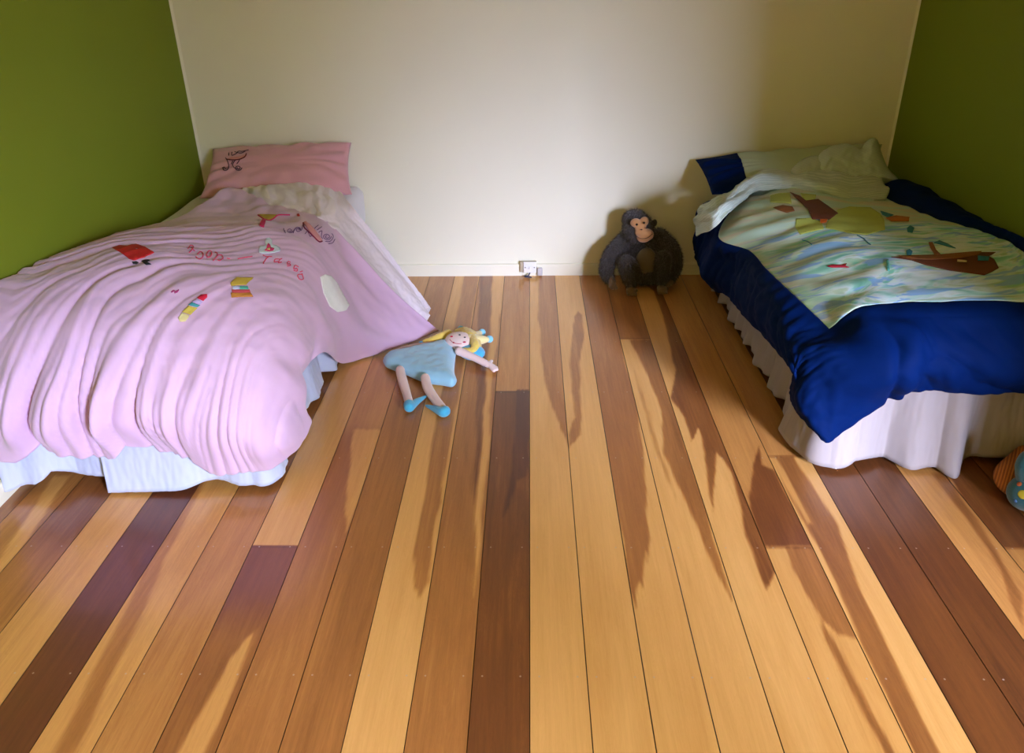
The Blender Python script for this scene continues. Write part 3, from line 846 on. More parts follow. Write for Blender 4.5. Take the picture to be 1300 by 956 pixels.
strokes('swirl_embroidery', plb, [[(287, 201), (290, 207), (291, 212), (289, 216), (285, 217), (283, 214), (286, 213)], spiral(285, 214, 2.5, 0, 7),
     [(296, 205), (294, 209)], [(299, 204), (296, 209), (297, 213), (301, 215)], spiral(303, 214, 4.5, 0, 10), [(305, 203), (301, 209)],
     [(291, 195), (291, 198)], [(295, 194), (295, 198), (300, 196), (303, 193), (308, 193), (316, 191)], [(298, 193.5), (306, 195.5), (312, 192.5)]], c('plum_brown_thread', (.05, .015, .03)), pil, .002)
strokes('bath_rim', plb, [[(288, 203), (296, 203.8), (304, 203), (311, 200), (313, 196)]], c('maroon_thread', (.16, .02, .01)), pil, .003)

# right-hand pillow, navy flange on its left end
pr = empty('pillow', (1.4, 3.85, .53), 'pale green pillow with a navy end leaning in the right-hand corner', 'pillow')
Vt, F_, top, n_ = pillow('p', Py(883, 203, 3.975), Py(1120, 183, 3.985), Pz(1110, 245, .57), Pz(904, 247, .57), .12, None, pr, seed=8, wr=.006, pinch=.05)
Fc = Vt[F_].mean(1)
uu = np.tile(np.arange(n_) / (n_ - 1), n_)
uu = np.concatenate([uu, uu])
vvv = np.repeat(np.arange(n_) / (n_ - 1), n_); vvv = np.concatenate([vvv, vvv])
fu = uu[F_].mean(1); fv = vvv[F_].mean(1)
istop = F_.max(1) < n_ * n_
navym = (fu < .215) & istop
finish_pillow('pillowcase', Vt, F_[~navym], M['pale_green'], pr)
o_ = finish_pillow('pillow_flange', Vt, F_[navym], M['navy'], pr)
o_['label'] = 'navy end panel of the pillowcase'
md = o_.modifiers.new('t', 'SOLIDIFY'); md.thickness = .004; md.offset = 0

# ---------- navy and sea-print duvet
def lerp3(a, b, t): return tuple(a[i] + (b[i] - a[i]) * t for i in range(3))
c3 = [Pz(955, 241, .575), Pz(930, 266, .555), Pz(913, 302, .50), Pz(952, 319, .51), Pz(974, 343, .52), Pz(1010, 377, .52), Pz(1053, 418, .49)]
c7 = [Pz(1105, 243, .575), Pz(1147, 262, .59), Pz(1190, 280, .60), Pz(1236, 291, .60), Pz(1268, 301, .60), Pz(1303, 326, .60), (1.69, 2.235, .60)]
hem = [Px(881, 312, .865), Px(884, 330, .875), Px(905, 366, .885), Px(923, 375, .875), Px(941, 398, .865), Px(975, 433, .86), Px(1012, 480, .865)]
rowsR = []
for i in range(7):
    a, b = c3[i], c7[i]
    h = hem[i]
    s1 = (min(a[0], h[0]) - .015 + (.0 if i else .0), h[1] * .6 + a[1] * .4, h[2] + (a[2] - h[2]) * .35)
    s2 = (min(a[0], h[0]) - .005, h[1] * .25 + a[1] * .75, h[2] + (a[2] - h[2]) * .72)
    mids = []
    for t in (.28, .53, .78):
        q = lerp3(a, b, t)
        z = .60 + (.025 if t == .53 else .012)
        if i == 6: z = .595
        mids.append((q[0], q[1], z))
    yw = b[1]
    rowsR.append([h, s1, s2, a, *mids, b, ((b[0] + 1.865) / 2, yw + .0, .625 if i < 6 else .61), (1.862, yw + (.0 if i < 6 else .0), .60)])
# panel lower edge
rowsR[6][4] = Pz(1088, 392, .57); rowsR[6][5] = Pz(1135, 383, .595); rowsR[6][6] = Pz(1215, 385, .60)
r7 = [Pz(1003, 496, .27), (.865, 2.20, .37), (.905, 2.16, .455), (.985, 2.13, .49), (1.10, 2.10, .535), (1.22, 2.135, .545), (1.42, 2.135, .55), (1.66, 2.135, .55), (1.78, 2.135, .55), (1.862, 2.135, .55)]
r8 = [Pz(1010, 520, .225), (.875, 2.145, .28), (.925, 2.12, .345), (1.00, 2.075, .40), (1.10, 2.035, .44), (1.22, 2.085, .45), (1.42, 2.085, .45), (1.66, 2.085, .45), (1.78, 2.085, .45), (1.862, 2.085, .45)]
r9 = [Pz(1036, 550, .185), Pz(1050, 562, .17), Pz(1066, 551, .19), Pz(1099, 528, .245), Pz(1128, 510, .285), Pz(1160, 495, .335), Pz(1215, 497, .335), (1.60, 2.13, .335), (1.76, 2.13, .335), (1.862, 2.13, .335)]
P3, U3, V3 = surf(rowsR + [r7, r8, r9], 24, 24)
N3 = normals(P3)
if N3[60, 120, 2] < 0: N3 = -N3
side = 1 - sstep(2.2, 3.3, U3)
footm = sstep(5.9, 7.2, V3)
onpan = sstep(3, 3.6, U3) * (1 - footm)
d = 0.010 * perlin(P3[..., 0] * 4, P3[..., 1] * 4, 41) * onpan + .0035 * perlin(P3[..., 0] * 13, P3[..., 1] * 15, 42) * onpan
# soft folds following the left edge of the panel, fanning inwards
d += onpan * (1 - sstep(3.6, 5.2, U3)) * 0.006 * np.sin(V3 * 9 + (U3 - 3) * (-2) + 1.5 * perlin(U3, V3 * 1.2, 44)) * sstep(3.05, 3.5, U3)
d += onpan * 0.004 * (fold(V3 * 5.0 + .8 * perlin(U3 * .7, V3, 45) + U3 * .3, .8) - .5)
# vertical puffs of the side drop
d += side * .016 * (creases(V3 * 1.9 + U3 * .25, U3 * .35, 46) - .6) * (1 - sstep(5.8, 6.8, V3) * .8) * sstep(-.6, .8, U3)
d += side * .004 * perlin(V3 * 5, U3 * 2.2, 50)
# foot drop creases
d += footm * sstep(3.6, 4.6, U3) * .013 * (creases(P3[..., 0] * 7 + P3[..., 2] * 6, P3[..., 2] * 4 - P3[..., 0] * 2, 47) - .5)
d += footm * .003 * perlin(P3[..., 0] * 16, P3[..., 2] * 16, 49)
# deep fold where the corner turns
d -= footm * .014 * np.exp(-((U3 - 4.05 - .0 * V3) / .16) ** 2)
d += footm * .012 * np.exp(-((U3 - 4.5) / .25) ** 2)
P3 = P3 + N3 * d[..., None]
P3[..., 0] = np.minimum(P3[..., 0], XR - .006)
dv2 = empty('duvet', (1.4, 3.0, .56), 'navy duvet with a painted sea and island panel on the right bed', 'duvet')
nr, nc = P3.shape[:2]
uc = (U3[:-1, :-1] + U3[1:, 1:]) / 2; vc = (V3[:-1, :-1] + V3[1:, 1:]) / 2
pan = (uc > 3) & (uc < 7) & (vc < 6)
th_off = -1 if N3[60, 120, 2] > 0 else 1
border = grid_obj('cover', P3, M['navy'], dv2, U3, V3, ~pan, thick=.006, off=0)
border['label'] = 'navy border of the cover'
pane = grid_obj('picture_panel', P3, M['sea'], dv2, U3 - 3, V3, pan, thick=.006, off=0)
pane['label'] = 'sea and island print in pale greens and blues'
nb = bvh_of(P3)
LIME = c('lime_cotton', (.42, .50, .10)); BRN = c('brown_corduroy', (.13, .035, .012)); BR2 = c('tan_corduroy', (.24, .085, .02)); TEA = c('teal_cotton', (.02, .20, .28)); ORG = c('orange_cotton', (.65, .14, .02))
for pl in ([(978, 250), (988, 247), (1003, 246), (1005, 260), (990, 259), (978, 258)],
           [(1016, 247), (1036, 249), (1034, 255), (1022, 258)],
           [(1011, 279), (1029, 278), (1043, 283), (1046, 292), (1028, 296), (1016, 299), (1010, 290)],
           [(1063, 268), (1078, 264), (1105, 265), (1117, 273), (1122, 281), (1123, 293), (1100, 300), (1075, 297), (1060, 293), (1048, 291), (1051, 283)]):
    applique('island_patch', nb, pl, LIME, dv2, lift=.0055)
applique('palm_trunk_patch', nb, [(1003, 246), (1015, 251), (1023, 257), (1038, 255), (1050, 263), (1063, 273), (1052, 281), (1031, 280), (1025, 267), (1014, 257)], BRN, dv2, lift=.008)
applique('rock_patch', nb, [(982, 265), (994, 262), (1006, 264), (1009, 269), (999, 271.5), (988, 268)], BR2, dv2, lift=.0055)
applique('crab_patch', nb, [(1041, 281), (1050, 281), (1049, 285), (1042, 286)], ORG, dv2, lift=.010)
applique('parrot_patch', nb, [(1117, 270), (1124, 272), (1134, 275), (1128, 278), (1120, 275)], TEA, dv2, lift=.008)
applique('parrot_patch', nb, [(1124, 279), (1137, 276), (1154, 278), (1153, 283), (1131, 283)], c('rust_cotton', (.42, .13, .02)), dv2, lift=.008)
for pl in ([(1151, 291), (1155, 288), (1160, 291), (1158, 297), (1152, 296)], [(1150, 320), (1154, 318), (1158, 321), (1156, 327), (1151, 326)]):
    applique('splash_patch', nb, pl, TEA, dv2, lift=.0055)
applique('boat_patch', nb, [(1131, 328), (1152, 328), (1192, 327), (1231, 323), (1245, 322), (1263, 322), (1258, 325), (1254, 327), (1261, 331), (1267, 342), (1258, 347), (1249, 351), (1228, 348), (1205, 345), (1174, 338), (1157, 332)], BRN, dv2, lift=.0055)
applique('boat_rail', nb, [(1140, 327.5), (1190, 326), (1231, 322.5), (1245, 321.5), (1240, 326), (1215, 330), (1180, 332), (1158, 331)], BR2, dv2, lift=.008)
applique('oar_patch', nb, [(1178, 311), (1183, 311), (1187, 320), (1193, 326), (1186, 327), (1180, 317)], BR2, dv2, lift=.010)
applique('pennant_patch', nb, [(1185, 310), (1192, 307), (1202, 311), (1213, 317), (1204, 315), (1194, 312)], TEA, dv2, lift=.0055)
applique('boat_window', nb, [(1240, 328), (1254, 329), (1253, 334), (1240, 334)], TEA, dv2, lift=.0105)
applique('bone_patch', nb, [(1214, 333), (1226, 334), (1226, 336), (1214, 335.5)], c('cream_cotton', (.6, .5, .35)), dv2, lift=.0105)
applique('fish_patch', nb, [(1050, 339.5), (1057, 337.5), (1068, 338), (1075, 336), (1073, 339), (1078, 341), (1068, 341), (1056, 341)], c('dark_red_cotton', (.40, .01, .03)), dv2, lift=.0055)
applique('seaweed_patch', nb, [(1125, 332), (1128, 331), (1129, 345), (1126, 345)], c('sea_green_cotton', (.10, .45, .40)), dv2, lift=.0055)
for ln in ([(1019, 306), (1026, 308), (1031, 312)], [(1088, 300), (1096, 304), (1101, 309), (1105, 312)]):
    strokes('fish_embroidery', nb, [ln], TEA, dv2, .002)

# ---------- striped top sheet: band across the bed
bt = [
 [Pz(884, 300, .44), Px(882, 285, .83), Px(884, 272, .83), Px(893, 262, .86)],
 [Pz(905, 291, .53), Pz(897, 278, .56), Pz(897, 263, .58), Pz(905, 253, .57)],
 [Pz(925, 270, .60), Pz(918, 262, .625), Pz(920, 250, .63), Pz(930, 241, .60)],
 [Pz(948, 252, .61), Pz(942, 245, .64), Pz(942, 234, .66), Pz(950, 228, .63)],
 [Pz(968, 242, .61), Pz(965, 234, .65), Pz(963, 222, .68), Pz(972, 216, .65)],
 [Pz(1003, 244, .60), Pz(1003, 234, .64), Pz(1003, 222, .66), Pz(1003, 212, .63)],
 [Pz(1040, 252, .60), Pz(1038, 238, .65), Pz(1038, 222, .67), Pz(1038, 208, .63)],
 [Pz(1078, 258, .60), Pz(1078, 245, .63), Pz(1078, 228, .66), Pz(1078, 212, .62)],
 [Pz(1125, 252, .60), Pz(1128, 242, .61), Pz(1120, 228, .63), Pz(1118, 214, .62)]]
P4, U4, V4 = surf(bt, 20, 20)
N4 = normals(P4)
if N4[80, 30, 2] < 0: N4 = -N4
dd = .012 * perlin(V4 * 1.6, U4 * 1.3, 51) + .006 * np.sin(U4 * 5.5 + V4 * 1.2 + perlin(V4, U4, 52)) + .003 * perlin(V4 * 6, U4 * 5, 53)
P4 = P4 + N4 * dd[..., None]
P4[..., 0] = np.minimum(P4[..., 0], XR - .01)
tsh = empty('striped_sheet', (1.4, 3.6, .58), 'pale green striped sheet crumpled across the head of the right bed', 'sheet')
grid_obj('sheet_fold', P4, M['striped'], tsh, V4 * .35, U4 * .30, thick=.004)
# the heaped bunch of the same sheet in the corner
def heap(name, outline, yb, depth, mat, parent, seed=0, res=1.6, wr=.012):
    """bunched cloth: outline swelling forward from the line where it rests"""
    P2 = [Vector(p) for p in outline]
    P2 = [Vector((v.x, v.y)) for v in smooth_line([(p.x, p.y, 0) for p in P2] + [(P2[0].x, P2[0].y, 0)], 4)[:-1]]
    nb_ = len(P2)
    poly_t = [(p.x, p.y) for p in P2]
    xs = [p.x for p in P2]; ys = [p.y for p in P2]
    gx, gy = np.meshgrid(np.arange(min(xs) + .5, max(xs), res), np.arange(min(ys) + .5, max(ys), res))
    ins = in_poly(gx, gy, poly_t)
    def dist(x, y):
        dmin = 1e9
        for i in range(nb_):
            a, b = P2[i], P2[(i + 1) % nb_]
            ab = b - a; t = max(0, min(1, (Vector((x, y)) - a).dot(ab) / max(ab.length_squared, 1e-9)))
            dmin = min(dmin, (Vector((x, y)) - a - ab * t).length)
        return dmin
    pts = list(P2)
    for x, y in zip(gx[ins], gy[ins]):
        if dist(x, y) > res * .5: pts.append(Vector((x, y)))
    vs, es, fs, *_ = delaunay_2d_cdt(pts, [(i, (i + 1) % nb_) for i in range(nb_)], [], 1, 1e-5)
    front, backv, uvs = [], [], []
    R_ = 22.0
    y0_ = max(ys); y1_ = min(ys)
    for v in vs:
        d_ = dist(v.x, v.y)
        k = min(d_ / R_, 1); h = math.sqrt(max(0, 1 - (1 - k) ** 2))
        tilt = (v.y - y1_) / (y0_ - y1_)            # lower parts sit nearer the room
        Y0 = yb - tilt * .20
        w = wr * (float(perlin(v.x * .12, v.y * .12, seed)) + .8 * float(abs(perlin(v.x * .07 + v.y * .05, v.y * .02 + 3, seed + 1)))) * h
        front.append(Py(v.x, v.y, Y0 - depth * h - w)); backv.append(Py(v.x, v.y, Y0 + depth * .15 * h))
        uvs.append((v.x * .012, v.y * .02 + v.x * .006))
    n0 = len(front)
    faces = [list(f) for f in fs] + [[i + n0 for i in reversed(f)] for f in fs]
    me = mesh_from(front + backv, faces, name)
    lay = me.uv_layers.new(name='UVMap')
    for lp_ in me.loops: lay.data[lp_.index].uv = uvs[lp_.vertex_index % n0]
    bm = bmesh.new(); bm.from_mesh(me); bmesh.ops.remove_doubles(bm, verts=bm.verts, dist=1e-4)
    bmesh.ops.recalc_face_normals(bm, faces=bm.faces)
    return bm_obj(name, bm, mat, parent)
heap('sheet_bunch', [(1033, 212), (1040, 196), (1055, 186), (1075, 182), (1092, 188), (1099, 180), (1107, 175), (1114, 178), (1120, 196), (1128, 214), (1141, 229), (1128, 234), (1110, 240), (1092, 250), (1065, 254), (1042, 248), (1034, 236), (1030, 224)],
     3.90, .13, M['striped'], tsh, seed=61)
heap('sheet_bunch', [(1010, 208), (1022, 200), (1038, 197), (1050, 205), (1048, 225), (1030, 232), (1012, 228), (1003, 218)], 3.84, .07, M['striped'], tsh, seed=66)

# ------------------------------------------------------------------ soft toys
def remesh_obj(name, bm, mat, parent, voxel=.005, smooth_it=6, disp=None):
    me = bpy.data.meshes.new(name); bm.to_mesh(me); bm.free()
    o = bpy.data.objects.new(name, me); COL.objects.link(o)
    md = o.modifiers.new('r', 'REMESH'); md.mode = 'VOXEL'; md.voxel_size = voxel
    sm = o.modifiers.new('s', 'SMOOTH'); sm.iterations = smooth_it; sm.factor = .5
    dg = bpy.context.evaluated_depsgraph_get(); dg.update()
    me2 = bpy.data.meshes.new_from_object(o.evaluated_get(dg))
    bpy.data.objects.remove(o)
    if disp:
        for v in me2.vertices: v.co = disp(v.co.copy(), v.normal.copy())
    return link(name, me2, mat, parent)

def add_capsule(bm, pts, rad, n=6):
    p = smooth_line(pts, n) if len(pts) > 2 else [Vector(pts[0]).lerp(Vector(pts[1]), k / n) for k in range(n + 1)]
    m_ = len(p)
    rr = np.interp(np.linspace(0, len(rad) - 1, m_), range(len(rad)), rad)
    for q, r in zip(p, rr): add_ball(bm, q, float(r), seg=14)

# --- plush chimp
mk = empty('plush_chimp', (.59, 3.9, 0), 'dark furry plush chimpanzee with tan face sitting against the white wall', 'soft toy')
bm = bmesh.new()
B = lambda px, py, y: Vector(Py(px, py, y))
hc = B(810, 290, 3.86)
add_ball(bm, hc, (.078, .072, .080))
add_ball(bm, B(806, 279, 3.87), (.062, .06, .052))
add_ball(bm, B(820, 322, 3.90), (.094, .085, .10))
add_ball(bm, B(819, 343, 3.89), (.098, .090, .075))
add_capsule(bm, [B(795, 304, 3.90), B(778, 322, 3.86), B(770, 342, 3.83), B(774, 355, 3.81)], [.048, .043, .038, .026])
add_capsule(bm, [B(836, 302, 3.91), B(852, 318, 3.87), B(856, 338, 3.85), B(850, 354, 3.83)], [.050, .046, .040, .026])
add_capsule(bm, [B(812, 348, 3.86), B(795, 333, 3.80), B(797, 348, 3.785), B(801, 361, 3.78)], [.052, .042, .036, .027])
add_capsule(bm, [B(826, 346, 3.87), B(842, 328, 3.82), B(843, 345, 3.80), B(841, 357, 3.80)], [.052, .044, .036, .027])
# low seat
add_ball(bm, Vector((.62, 3.90, .06)), (.12, .09, .055))
zmin = 0.003
fur_m = plush('dark_brown_fur', (.048, .037, .031), .4)
body = remesh_obj('body', bm, fur_m, mk, .006, 5, lambda p, n: Vector((p.x, min(p.y, YB - .018), max(p.z, zmin))))
# fur as fine tufts
bmv = body.data
bmv.calc_loop_triangles()
tri = bmv.loop_triangles
areas = np.array([t.area for t in tri]); pr_ = areas / areas.sum()
ch = rng.choice(len(tri), 26000, p=pr_)
fv, ff = [], []
vco = np.array([v.co[:] for v in bmv.vertices]); vno = np.array([v.normal[:] for v in bmv.vertices])
facec = Vector(Py(816, 292, 3.79)); bellyc = B(820, 335, 3.80)
for ti in ch:
    t = tri[int(ti)]
    a, b_, c_ = t.vertices
    r1_, r2_ = rng.random(2)
    if r1_ + r2_ > 1: r1_, r2_ = 1 - r1_, 1 - r2_
    p = vco[a] * (1 - r1_ - r2_) + vco[b_] * r1_ + vco[c_] * r2_
    n = vno[a]
    if p[2] < .02 or p[1] > YB - .03: continue
    if (Vector(p) - facec).length < .048: continue
    d_ = n * .75 + np.array([0, 0, -.55]) + rng.normal(0, .28, 3)
    if d_[1] > 0 and p[1] > YB - .06: d_[1] = 0
    d_ /= np.linalg.norm(d_)
    ln = .011 + .009 * rng.random()
    sd = np.cross(d_, rng.normal(0, 1, 3)); sd /= np.linalg.norm(sd) + 1e-9
    k = len(fv)
    fv += [p - sd * .0011, p + sd * .0011, p + d_ * ln]
    ff.append((k, k + 1, k + 2))
fv = np.array(fv); fv[:, 1] = np.minimum(fv[:, 1], YB - .016); fv[:, 2] = np.maximum(fv[:, 2], .002)
tag(link('fur', np_mesh(fv, np.array(ff)), fur_m, mk, smooth=False), kind='stuff')
skin = plush('tan_velour', (.50, .24, .085), .15)
bm = bmesh.new()
fr = Matrix.Rotation(math.radians(14), 3, 'Z') @ Matrix.Rotation(math.radians(10), 3, 'X')
add_ball(bm, B(819, 298, 3.79), (.046, .030, .034), seg=20)      # muzzle
add_ball(bm, B(815, 295, 3.785), (.036, .026, .026), seg=20)
add_ball(bm, B(807, 283, 3.792), (.028, .022, .024), seg=20)
add_ball(bm, B(818, 281, 3.795), (.024, .020, .024), seg=20)
add_ball(bm, B(813, 289, 3.788), (.030, .022, .026), seg=20)
add_ball(bm, B(817, 302, 3.79), (.036, .026, .024), seg=20)
face = remesh_obj('face', bm, skin, mk, .004, 4)
face['label'] = 'tan velour face'
for px in (808.5, 817.5):
    bm = bmesh.new(); add_ball(bm, B(px, 285 - (px - 809) * .25, 3.768), .006, seg=12)
    bm_obj('eye', bm, flat('black_glossy_eye', (.005, .004, .004), .15), mk)
for px, py in ((814.5, 291.5), (820.5, 289.5)):
    bm = bmesh.new(); add_ball(bm, B(px, py, 3.757), (.005, .004, .003), seg=10); bm_obj('nostril', bm, flat('dark_brown_stitch', (.04, .015, .008)), mk)
bm = bmesh.new()
add_tube(bm, smooth_line([B(808, 300, 3.757), B(814, 303, 3.752), B(822, 302, 3.752), B(828, 297, 3.758)], 5), .0014, 6)
bm_obj('mouth', bm, flat('dark_brown_stitch', (.04, .015, .008)), mk)
bm = bmesh.new()
add_ball(bm, B(820, 335, 3.822), (.060, .022, .092), seg=20)
bl = remesh_obj('belly', bm, plush('olive_brown_plush', (.14, .10, .042), .2), mk, .006, 3)
bl['label'] = 'olive brown belly patch'
for (px, py, y, sx) in ((796, 287, 3.88, -1), (831, 283, 3.88, 1)):
    bm = bmesh.new(); add_ball(bm, B(px, py, y), (.014, .010, .020), seg=14); bm_obj('ear', bm, fur_m, mk)
palm = plush('brown_velour', (.20, .12, .055), .2)
for name, base, ends, r in (('hand', B(775, 354, 3.80), [B(783, 366, 3.78), B(780, 367, 3.77), B(777, 366.5, 3.765), B(774, 364, 3.76)], .016),
                            ('hand', B(849, 354, 3.82), [B(853, 361, 3.80), B(850, 362, 3.79), B(847, 362, 3.785), B(844, 361, 3.785)], .015)):
    bm = bmesh.new(); add_ball(bm, base, (r * 1.2, r, r * 1.4), seg=14)
    for e in ends:
        e.z = max(e.z, .010); add_capsule(bm, [base, (base + e) / 2 + Vector((0, -.006, .004)), e], [.011, .009, .007], 4)
    th = base + Vector((.022, -.012, -.012)); th.z = max(th.z, .012)
    add_capsule(bm, [base, th], [.010, .007], 4)
    remesh_obj(name, bm, palm, mk, .004, 2)
for name, base, dirx in (('foot', B(801, 360, 3.775), .25), ('foot', B(840, 357, 3.795), .15)):
    bm = bmesh.new(); base.z = .024
    add_ball(bm, base + Vector((0, -.012, -.002)), (.026, .034, .018), seg=14)
    for k in range(4):
        a_ = base + Vector(((k - 1.5) * .013, -.030, -.006)); b2 = a_ + Vector((dirx * .01, -.022, -.006)); b2.z = .010
        add_capsule(bm, [a_, b2], [.009, .0075], 4)
    t0_ = base + Vector((.030, -.010, -.008)); add_capsule(bm, [base, t0_], [.012, .009], 4)
    remesh_obj(name, bm, palm, mk, .004, 2)

# --- fairy doll lying on the floor
dl = empty('rag_doll', (-.42, 2.85, 0), 'rag doll in a blue dress with yellow hair lying on the floorboards', 'doll')
BLUE = plush('sky_blue_velour', (.33, .66, .88), .10); SKIN = plush('pale_pink_velour', (.86, .66, .63), .06)
BLU2 = plush('bright_blue_velour', (.07, .48, .82), .12); YEL = plush('yellow_plush', (.82, .62, .12), .15); FACE = plush('cream_pink_velour', (.82, .66, .62), .05)
def puff(name, outline, z0, hmax, R_, mat, parent, wr=0.0, res=.006, seed=0, topf=None):
    """stuffed flat shape lying on the floor; outline given as seen at height z0"""
    W = [Vector(Pz(x, y, z0)[:2]) for x, y in outline]
    W = [Vector((v.x, v.y)) for v in smooth_line([(p.x, p.y, 0) for p in W] + [(W[0].x, W[0].y, 0)], 5)[:-1]]
    nb_ = len(W)
    xs = [p.x for p in W]; ys = [p.y for p in W]
    gx, gy = np.meshgrid(np.arange(min(xs), max(xs), res), np.arange(min(ys), max(ys), res))
    ins = in_poly(gx, gy, [(p.x, p.y) for p in W])
    Wa = np.array([p[:] for p in W]); Wb = np.roll(Wa, -1, axis=0)
    def dist(x, y):
        p = np.array([x, y]); ab = Wb - Wa
        t = np.clip(((p - Wa) * ab).sum(1) / np.maximum((ab ** 2).sum(1), 1e-12), 0, 1)
        return float(np.min(np.hypot(*(p - Wa - ab * t[:, None]).T)))
    pts = list(W)
    for x, y in zip(gx[ins], gy[ins]):
        if dist(x, y) > res * .5: pts.append(Vector((x, y)))
    vs, es, fs, *_ = delaunay_2d_cdt(pts, [(i, (i + 1) % nb_) for i in range(nb_)], [], 1, 1e-7)
    T_, B_ = [], []
    for v in vs:
        k = min(dist(v.x, v.y) / R_, 1); h = math.sqrt(max(0, 1 - (1 - k) ** 2))
        w = wr * float(perlin(v.x * 30, v.y * 30, seed)) * h
        T_.append((v.x, v.y, z0 + hmax * h + w)); B_.append((v.x, v.y, max(.001, z0 - (z0 - .001) * min(1, h * 1.3))))
    n0 = len(T_)
    me = mesh_from(T_ + B_, [list(f) for f in fs] + [[i + n0 for i in reversed(f)] for f in fs], name)
    bm = bmesh.new(); bm.from_mesh(me); bmesh.ops.remove_doubles(bm, verts=bm.verts, dist=1e-5)
    bmesh.ops.recalc_face_normals(bm, faces=bm.faces)
    return bm_obj(name, bm, mat, parent)
puff('dress', [(486, 458), (494, 451), (512, 447), (530, 443), (552, 438), (562, 436), (574, 436.5), (580, 442), (578.5, 452), (577, 465), (577, 474), (580, 484), (574, 489), (560, 487), (545, 485), (528, 480), (512, 473), (498, 468), (489, 464)], .022, .040, .06, BLUE, dl, .003, seed=71)
F2z = lambda px, py, z: Vector(Pz(px, py, z))
def limb(name, pts, rad, mat, vox=.0035):
    bm = bmesh.new(); add_capsule(bm, pts, rad, 8)
    return remesh_obj(name, bm, mat, dl, vox, 3, lambda p, n: Vector((p.x, p.y, max(p.z, .001))))
limb('leg', [F2z(508, 470, .04), F2z(511, 483, .030), F2z(515, 496, .020), F2z(519, 510, .020)], [.020, .021, .019, .018], SKIN)
limb('leg', [F2z(540, 480, .045), F2z(543, 492, .032), F2z(551, 505, .022), F2z(561, 518, .020)], [.020, .021, .020, .019], SKIN)
limb('shoe', [F2z(519, 514, .022), F2z(520, 517, .021), F2z(529, 510, .015), F2z(541, 503, .010)], [.022, .020, .014, .005], BLU2)
limb('shoe', [F2z(565, 522, .022), F2z(562, 523, .021), F2z(552, 519, .015), F2z(541, 515, .010)], [.022, .021, .014, .005], BLU2)
bm = bmesh.new()
add_capsule(bm, [F2z(583, 446, .050), F2z(600, 453, .040), F2z(616, 461, .028)], [.020, .017, .016], 8)
hb = F2z(620, 463, .026)
add_ball(bm, hb, (.020, .016, .012), seg=16)
for e in ((627, 465), (630, 467), (630.5, 469), (627, 470.5)):
    add_capsule(bm, [hb, F2z(*e, .018)], [.011, .0085], 5)
add_capsule(bm, [hb, F2z(624, 458.5, .022)], [.010, .008], 4)
remesh_obj('arm', bm, SKIN, dl, .0035, 3, lambda p, n: Vector((p.x, p.y, max(p.z, .001))))
limb('arm', [F2z(556, 436, .035), F2z(530, 439, .032), F2z(512, 443.5, .028), F2z(503, 447, .024)], [.013, .013, .014, .014], SKIN)
# head
hd = F2z(584, 433.5, .055)
rz = Matrix.Rotation(math.radians(-28), 3, 'Z')
bm = bmesh.new(); add_ball(bm, hd, (.072, .058, .040), rz, 32)
hdo = bm_obj('head', bm, FACE, dl)
hb_ = BVHTree.FromPolygons([v.co.copy() for v in hdo.data.vertices], [list(p.vertices) for p in hdo.data.polygons])
def dots(name, pts, r, mat):
    for x, y in pts:
        bm = bmesh.new()
        p = cast(hb_, x, y, .0005)
        if p: add_ball(bm, p, r, seg=12)
        bm_obj(name, bm, mat, dl)
dots('eye', [(583.5, 425.3), (590, 428.3)], (.0052, .0040, .003), flat('black_eye', (.01, .01, .02), .3))
dots('cheek', [(573.5, 427.3), (589.5, 434.3)], (.0075, .006, .003), flat('crimson_felt_cheek', (.60, .01, .06)))
ln_ = [cast(hb_, v.x, v.y, .001) for v in smooth_line([(571, 431, 0), (575, 434.6, 0), (580, 436.2, 0), (586, 436.3, 0)], 5)]
bm = bmesh.new(); add_tube(bm, [p for p in ln_ if p], .0013, 6)
p = cast(hb_, 576, 435, .001); add_ball(bm, p, .004, seg=10)
bm_obj('mouth', bm, flat('red_stitch', (.50, .03, .06)), dl)
def tuft(name, lines, rad, mat):
    bm = bmesh.new()
    for pts in lines: add_capsule(bm, [F2z(*q) for q in pts], rad, 6)
    return remesh_obj(name, bm, mat, dl, .004, 2, lambda p, n: Vector((p.x, p.y, max(p.z, .001) + .0025 * float(perlin(p.x * 90, p.y * 90, 5)))))
tuft('hair', [[(580, 421, .05), (590, 420, .065), (600, 425, .07), (606, 432, .06)], [(606, 432, .06), (606, 440, .05), (600, 446, .05), (590, 445, .05)],
              [(598, 428, .075), (603, 436, .07), (602, 444, .06)], [(585, 420, .06), (595, 424, .075), (602, 430, .075)]], [.013, .020, .020, .013], YEL)
tuft('braid', [[(569, 424, .055), (560, 427, .055), (549, 431, .045), (539, 434, .035)]], [.022, .019, .015, .012], YEL)
bm = bmesh.new(); add_ball(bm, F2z(535, 436, .03), (.014, .011, .011), seg=14); bm_obj('braid_bobble', bm, BLU2, dl)
bm = bmesh.new(); add_ball(bm, F2z(599, 447, .034), (.062, .050, .032), rz, 24)
o_ = bm_obj('bonnet', bm, BLU2, dl); o_['label'] = 'bright blue back of the head'
bm = bmesh.new()
tips = [(584, 418.5), (610, 422.5), (619.5, 431)]
for tx, ty in tips:
    a_ = F2z(598, 432, .062); b2 = F2z(tx, ty, .055)
    add_capsule(bm, [a_, a_.lerp(b2, .6), b2], [.030, .021, .010], 6)
cr_ = remesh_obj('crown', bm, plush('lemon_plush', (.84, .72, .34), .1), dl, .004, 2); cr_['label'] = 'pale lemon three-pointed crown'
for tx, ty in tips:
    bm = bmesh.new(); add_ball(bm, F2z(tx + (2 if tx > 600 else 1), ty - .5, .052), .017, seg=18)
    bm_obj('bobble', bm, plush('pale_blue_velour', (.22, .60, .82), .1), dl)

